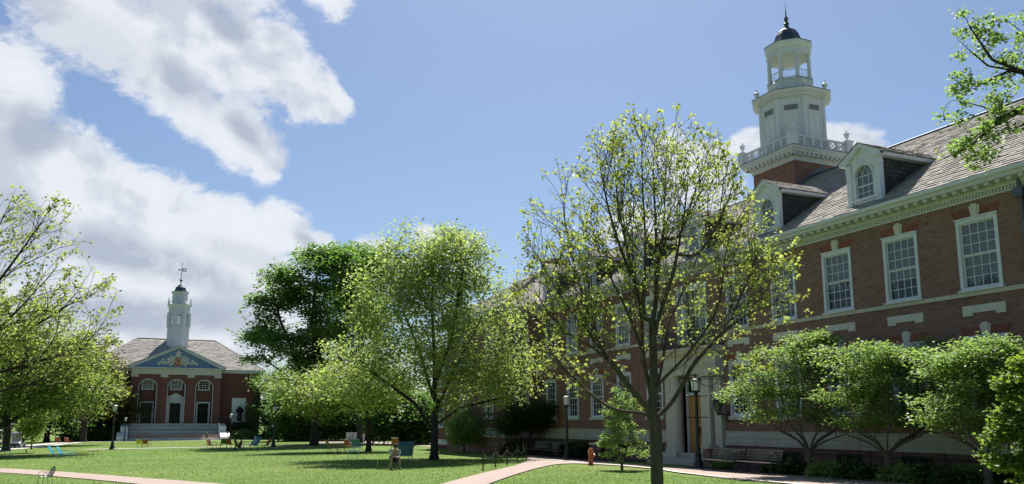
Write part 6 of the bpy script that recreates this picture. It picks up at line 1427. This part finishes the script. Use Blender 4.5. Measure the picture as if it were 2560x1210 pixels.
# white sign board and dark hand rails before it
g = ground(888, 1106.5); sb = thing('sign_board', 'white display board with a small dark plaque beyond the slim tree', 'sign', g, -YAW); k = g.dot(FWD)/2055
mb = MB(); mb.box(-23*k, 23*k, -.05, .05, .05, 25*k); mb.build('board', M['white_old'], sb); mb = MB(); mb.box(-9*k, -4*k, -.056, -.051, 17*k, 19.5*k); mb.build('plaque', M['iron'], sb)
for x in (-20, 20): mb = MB(); mb.box(x*k-.06, x*k+.06, .051, .15, -.2, 25*k); mb.build('post', M['iron'], sb)
hr = thing('step_railing', 'black three rail hand railing in front of the white display board', 'railing', ground(890, 1111), -YAW)
mb = MB(); k = ground(890, 1111).dot(FWD)/2055
for z_ in (8, 12, 16): mb.tube([(-16*k, 0, (z_+1.5)*k), (22*k, 0, (z_-3)*k)], .022, 5)
mb.build('rail', M['iron'], hr)
for x in (-17, 3, 11, 22): mb = MB(); mb.tube([(x*k, 0, -.1), (x*k, 0, 19*k)], .035, 6); mb.build('post', M['iron'], hr)
# golf carts
M['cart'] = simple('cream_cart_body', (.72, .70, .64), .35, .06, 3); M['tyre'] = simple('black_rubber', (.015, .015, .015), .8, .2, 9); M['seatv'] = simple('dark_vinyl', (.03, .03, .035), .5, .2, 6); M['smoke'] = glass_mat('windscreen', (.10, .12, .11), (.03, .04, .04), .5)
def cart(loc, rz, s_, label):
    t_ = thing('golf_cart', label, 'golf cart', loc, rz); t_.scale = (s_,)*3
    mb = MB(); mb.prism([(-1.15, .30), (-1.15, .62), (-.95, .74), (-.55, .84), (-.50, .34), (.30, .34), (.30, .62), (1.15, .66), (1.2, .34)], -.58, .58, 0); mb.prism([(-1.17, .62), (-1.0, .76), (-.6, .86), (-.52, .90), (-.52, .82)], -.52, .52, 0); mb.build('body', M['cart'], t_)
    mb = MB(); mb.box(-.6, .6, -1.24, -1.13, .26, .50); mb.box(-.5, .5, -1.175, -1.14, .50, .58); mb.build('bumper', M['tyre'], t_)
    mb = MB(); mb.prism([(-.75, 1.82), (-.70, 1.90), (.95, 1.92), (1.0, 1.84)], -.62, .62, 0); mb.build('roof', M['white'], t_)
    mb = MB()
    for x in (-.56, .56):
        mb.tube([(x, -.58, .84), (x, -.66, 1.84)], .022, 6); mb.tube([(x, .92, .60), (x, .92, 1.86)], .022, 6)
    mb.build('roof_frame', M['cart'], t_)
    mb = MB(); mb.face([(-.54, -.575, .88), (.54, -.575, .88), (.54, -.655, 1.80), (-.54, -.655, 1.80)]); mb.build('windscreen', M['smoke'], t_)
    mb = MB(); mb.box(-.54, .54, .15, .62, .62, .78); mb.prism([(.55, .74), (.70, .74), (.78, 1.18), (.68, 1.2)], -.54, .54, 0); mb.build('seat', M['seatv'], t_)
    mb = MB(); mb.tube([(.28, -.52, .80), (.28, -.28, 1.06)], .018, 5); mb.tube([(.28+.15*cos(a), -.27+.06*sin(a), 1.06+.12*sin(a)) for a in np.linspace(0, 2*pi, 13)[:-1]], .014, 5, closed=True); mb.build('steering_wheel', M['tyre'], t_)
    for x in (-.54, .54):
        for y in (-.82, .80):
            mb = MB(); mb.tube([(x-.09, y, .23), (x+.09, y, .23)], .23, 16); w_ = mb.build('wheel', M['tyre'], t_); mb = MB(); q = .091 if x > 0 else -.091; mb.tube([(x+q, y, .23), (x+q*1.12, y, .23)], .12, 10); mb.build('rim', M['cart'], w_)
    for x in (-.40, .40): mb = MB(); mb.tube([(x, -1.16, .66), (x, -1.08, .68)], .07, 8); mb.build('headlight', M['lampglass'], t_)
g = ground(43, 1120); cart(g+Vector((0, 0, .02)), R(14)-YAW, 38*g.dot(FWD)/2055/1.92, 'white golf cart parked on the drive left of the thin sapling')
g = ground(-14, 1113); cart(g+Vector((0, 0, .02)), R(20)-YAW, 1.0, 'white golf cart half hidden behind the leafy oak trunk')
# ================================================================ people
def skin_obj(name, V, E, Rr, mt, parent, sub=1):
    me = bpy.data.meshes.new(name); me.from_pydata([tuple(v) for v in V], E, []); me.materials.append(mt)
    o = bpy.data.objects.new(name, me); col.objects.link(o); o.parent = parent
    m_ = o.modifiers.new('skin', 'SKIN'); m_.use_smooth_shade = True
    if not me.skin_vertices: 
        try: me.attributes.new('skin', 'FLOAT', 'POINT')
        except Exception: pass
    for k, r_ in enumerate(Rr): me.skin_vertices[0].data[k].radius = (r_, r_)
    me.skin_vertices[0].data[0].use_root = True
    s_ = o.modifiers.new('sub', 'SUBSURF'); s_.levels = sub; s_.render_levels = sub; return o
BASE = dict(pel=(0, 0, .95), sp=(0, .0, 1.14), ch=(0, 0, 1.34), nk=(0, 0, 1.49), hb=(0, .02, 1.57), hd=(0, .03, 1.66), cr=(0, .015, 1.72),
            shl=(-.185, 0, 1.42), shr=(.185, 0, 1.42), ell=(-.24, -.02, 1.13), elr=(.24, -.02, 1.13), wrl=(-.25, .05, .88), wrr=(.25, .05, .88),
            hpl=(-.09, 0, .91), hpr=(.09, 0, .91), knl=(-.10, .02, .50), knr=(.10, .02, .50), anl=(-.10, -.02, .09), anr=(.10, -.02, .09), tol=(-.11, .15, .035), tor=(.11, .15, .035))
def skinmat(n, c): return simple(n, c, .55, .08, 10)
SK1, SK2 = skinmat('light_skin', (.42, .25, .18)), skinmat('brown_skin', (.14, .07, .045))
def person(loc, rz, pose, label, shirt, legs, hair, skin=SK1, shorts=False, s_=1.0, shoe=(.03, .03, .03), sleeve=.5, longhair=False):
    J = dict(BASE); J.update(pose); J = {k: Vector(v) for k, v in J.items()}
    t_ = thing('person', label, 'person', loc, rz); t_.scale = (s_,)*3
    V = []; Rr = []; E = []; ix = {}
    def add(k, p, r_, to=None):
        ix[k] = len(V); V.append(Vector(p)); Rr.append(r_)
        if to is not None: E.append((ix[to], ix[k]))
    add('pel', J['pel'], .125); add('sp', J['sp'], .115, 'pel'); add('ch', J['ch'], .135, 'sp'); add('nk', J['nk'], .058, 'ch'); add('hb', J['hb'], .075, 'nk'); add('hd', J['hd'], .095, 'hb'); add('cr', J['cr'], .07, 'hd')
    fw = (J['hb']-J['nk']); face_d = pose.get('face', None); face_d = Vector(face_d) if face_d else Vector((0, 1, 0))
    add('nose', J['hd']+face_d*.10+Vector((0, 0, -.03)), .018, 'hd')
    for s in 'lr':
        add('sh'+s, J['sh'+s], .058, 'ch'); add('el'+s, J['el'+s], .042, 'sh'+s); add('wr'+s, J['wr'+s], .028, 'el'+s)
        d_ = (J['wr'+s]-J['el'+s]).normalized(); sd_ = d_.cross(Vector((0, 1, .3))).normalized(); dn = d_.cross(sd_)
        add('pa'+s, J['wr'+s]+d_*.075, .032, 'wr'+s)
        for f_, (o_, l_) in enumerate(((-.028, .075), (-.010, .088), (.010, .083), (.028, .065))):
            p0 = J['wr'+s]+d_*.09+sd_*o_; add(f'f{f_}{s}', p0+d_*l_*.5+dn*.008, .009, 'pa'+s); add(f'g{f_}{s}', p0+d_*l_+dn*.028, .007, f'f{f_}{s}')
        add('th'+s, J['wr'+s]+d_*.05+sd_*.045, .011, 'wr'+s); add('ti'+s, J['wr'+s]+d_*.09+sd_*.055+dn*.015, .009, 'th'+s)
        add('hp'+s, J['hp'+s], .095, 'pel'); add('kn'+s, J['kn'+s], .058, 'hp'+s); mid = J['kn'+s].lerp(J['an'+s], .35); add('cf'+s, mid, .054, 'kn'+s); add('an'+s, J['an'+s], .036, 'cf'+s); add('to'+s, J['to'+s], .035, 'an'+s)
    skin_obj('body', V, E, Rr, skin, t_)
    def cloth(name, keys, mt):
        vv = []; ee = []; rr2 = []; m_ = {}
        for k, p, r_, to in keys:
            m_[k] = len(vv); vv.append(Vector(p)); rr2.append(r_)
            if to: ee.append((m_[to], m_[k]))
        return skin_obj(name, vv, ee, rr2, mt, t_)
    keys = [('pel', J['pel'], .15, None), ('sp', J['sp'], .142, 'pel'), ('ch', J['ch'], .158, 'sp'), ('nk', J['ch'].lerp(J['nk'], .62), .085, 'ch')]
    for s in 'lr':
        keys += [('sh'+s, J['sh'+s], .080, 'ch'), ('e'+s, J['sh'+s].lerp(J['el'+s], min(1, sleeve*1.6)), .064, 'sh'+s)]
        if sleeve > .9: keys += [('w'+s, J['el'+s].lerp(J['wr'+s], .95), .042, 'e'+s)]
    cloth('shirt', keys, shirt)
    keys = [('pel', J['pel']-Vector((0, 0, .01)), .152, None)]
    for s in 'lr':
        keys += [('hp'+s, J['hp'+s], .118, 'pel'), ('k'+s, J['hp'+s].lerp(J['kn'+s], .92 if shorts else 1), .084 if shorts else .078, 'hp'+s)]
        if not shorts: keys += [('c'+s, J['kn'+s].lerp(J['an'+s], .5), .068, 'k'+s), ('a'+s, J['kn'+s].lerp(J['an'+s], .93), .055, 'c'+s)]
    cloth('shorts' if shorts else 'trousers', keys, legs)
    for s in 'lr':
        mb = MB(); a, b = J['an'+s], J['to'+s]; mb.tube([a+(a-b)*.28+Vector((0, 0, -.06)), a.lerp(b, .3)+Vector((0, 0, -.025)), b, b+(b-a)*.25], [.04, .052, .048, .03], 8); mb.build('shoe', simple('shoe', shoe, .6), t_, smooth=True)
    mb = MB(); c = J['hd']-face_d*.022+Vector((0, 0, .025)); mb.ball(c, .108, 10, 8, .112)
    if longhair: mb.tube([c-face_d*.03, J['nk']-face_d*.07, J['ch']-face_d*.12], [.09, .085, .04], 8)
    mb.build('hair', hair, t_, smooth=True)
    mb = MB(); sd_ = face_d.cross(Vector((0, 0, 1))).normalized()
    for q in (-1, 1): mb.ball(J['hd']+face_d*.088+sd_*.034*q, .011, 6, 5)
    mb.tube([J['hd']+face_d*.086+sd_*.025+Vector((0, 0, -.065)), J['hd']+face_d*.086-sd_*.025+Vector((0, 0, -.065))], .005, 4); mb.build('face_features', M['iron'], t_)
    mb = MB()
    for q in (-1, 1): mb.ball(J['hd']+sd_*.098*q+Vector((0, 0, -.015)), .022, 6, 5, .032)
    mb.build('ear', skin, t_); return t_
cl = lambda n, c: simple(n, c, .85, .15, 14)
H1, H2 = cl('black_hair', (.012, .010, .009)), cl('dark_brown_hair', (.03, .018, .012))
WALK = dict(knl=(-.10, .20, .53), anl=(-.10, .12, .16), tol=(-.10, .28, .10), knr=(.10, -.02, .50), anr=(.10, -.30, .13), tor=(.10, -.20, .03), ell=(-.25, -.14, 1.16), wrl=(-.25, -.10, .92), elr=(.25, .08, 1.14), wrr=(.24, .26, .98))
SIT = dict(pel=(0, 0, .50), sp=(0, -.08, .68), ch=(0, -.14, .88), nk=(0, -.13, 1.04), hb=(0, -.10, 1.12), hd=(0, -.08, 1.21), cr=(0, -.09, 1.27), shl=(-.185, -.14, .97), shr=(.185, -.14, .97), ell=(-.25, .0, .74), elr=(.25, .0, .74), wrl=(-.12, .22, .70), wrr=(.12, .22, .70),
           hpl=(-.09, .02, .48), hpr=(.09, .02, .48), knl=(-.12, .44, .52), knr=(.12, .44, .52), anl=(-.12, .50, .10), anr=(.12, .42, .10), tol=(-.13, .66, .04), tor=(.13, .58, .04))
BEND = dict(pel=(0, 0, .46), sp=(0, .06, .63), ch=(0, .20, .79), nk=(0, .30, .90), hb=(0, .36, .95), hd=(0, .41, 1.01), cr=(0, .40, 1.09), shl=(-.19, .25, .84), shr=(.19, .25, .84), ell=(-.20, .40, .58), elr=(.20, .40, .58), wrl=(-.05, .58, .56), wrr=(.05, .58, .56), face=(0, .8, -.6),
            hpl=(-.09, .03, .45), hpr=(.09, .03, .45), knl=(-.19, .44, .50), knr=(.19, .44, .50), anl=(-.20, .42, .10), anr=(.20, .46, .10), tol=(-.22, .58, .04), tor=(.22, .62, .04))
def chk():
    m, t = mat('white_patterned_shirt'); n = t.noise(t.obj(), 16, 3); sock(t, 'Base Color', t.ramp(n, [(.42, (.55, .57, .62)), (.5, (.62, .63, .66)), (.58, (.04, .05, .10))])); sock(t, 'Roughness', .85); return m
g = ground(984, 1173); person(g, pi-YAW+R(18), BEND, 'man in white patterned shirt bending forward on the teal chair', chk(), cl('navy_shorts', (.015, .018, .03)), H2, SK1, True, 60*g.dot(FWD)/2055/1.10)
q = ray(517, 1099)[0]; g = on_ground(q.x*139.5/q.y, 139.5)+Vector((0, 0, .03)); person(g, R(100)-YAW, WALK, 'person in pale green walking past the far hall steps', cl('pale_green_shirt', (.22, .27, .16)), cl('olive_trousers', (.07, .085, .05)), H1, SK1, False, 25*g.dot(FWD)/2055/1.74)
g = ground(599, 1127); person(g, R(110)-YAW, SIT, 'person in dark purple reading in the group of chairs', cl('dark_purple_jumper', (.035, .015, .03)), cl('black_trousers', (.012, .012, .014)), H1, SK2, False, 31*g.dot(FWD)/2055/1.25, sleeve=1)
g = ground(960, 1110); person(g, R(60)-YAW, dict(BASE), 'person in black standing with back turned beyond the slim tree', cl('black_top', (.012, .012, .015)), cl('black_leggings', (.014, .013, .016)), H1, SK1, False, 38*g.dot(FWD)/2055/1.74, sleeve=1, longhair=True)
g = ground(943, 1110); person(g, R(90)-YAW, SIT, 'person in a blue top sitting beyond the slim tree', cl('blue_grey_top', (.09, .11, .2)), cl('dark_jeans', (.015, .018, .03)), H1, SK1, False, 30*g.dot(FWD)/2055/1.25, longhair=True)
tst = stool('brown', 'dark seat under the person in the blue top'); put(tst, 942, 1110, 90, 1.1)
g = ground(1002, 1107); person(g, pi-YAW, dict(BASE), 'person in dark top and shorts standing in deep shade', cl('charcoal_top', (.02, .02, .024)), cl('black_shorts', (.015, .015, .016)), H2, SK1, True, 34*g.dot(FWD)/2055/1.74)
# robed bronze statue
sg = Vector((15.95, 150.6, .2)); st = thing('statue', 'dark bronze robed statue on a pedestal against the white panel', 'statue', sg)
mb = MB(); mb.box(-.75, .75, -.6, .6, -1.6, 1.35); mb.box(-.85, .85, -.7, .7, 1.35, 1.55); mb.build('pedestal', M['bronze'], st)
k = 1.62; J = {a: Vector(v)*k+Vector((0, 0, 1.55)) for a, v in BASE.items()}
V = [J['pel'], J['sp'], J['ch'], J['nk'], J['hd'], J['cr'], J['shl'], J['shl']+Vector((-.3, .0, -.5)), J['ch']+Vector((-.12, -.3, -.35)), J['shr'], J['shr']+Vector((.3, 0, -.5)), J['ch']+Vector((.12, -.3, -.35)), J['pel']+Vector((0, 0, -.6)), J['pel']+Vector((0, 0, -1.45))]
skin_obj('body', V, [(0, 1), (1, 2), (2, 3), (3, 4), (4, 5), (2, 6), (6, 7), (7, 8), (2, 9), (9, 10), (10, 11), (0, 12), (12, 13)], [.44, .44, .50, .2, .24, .17, .32, .28, .16, .32, .28, .16, .46, .55], M['bronze'], st)
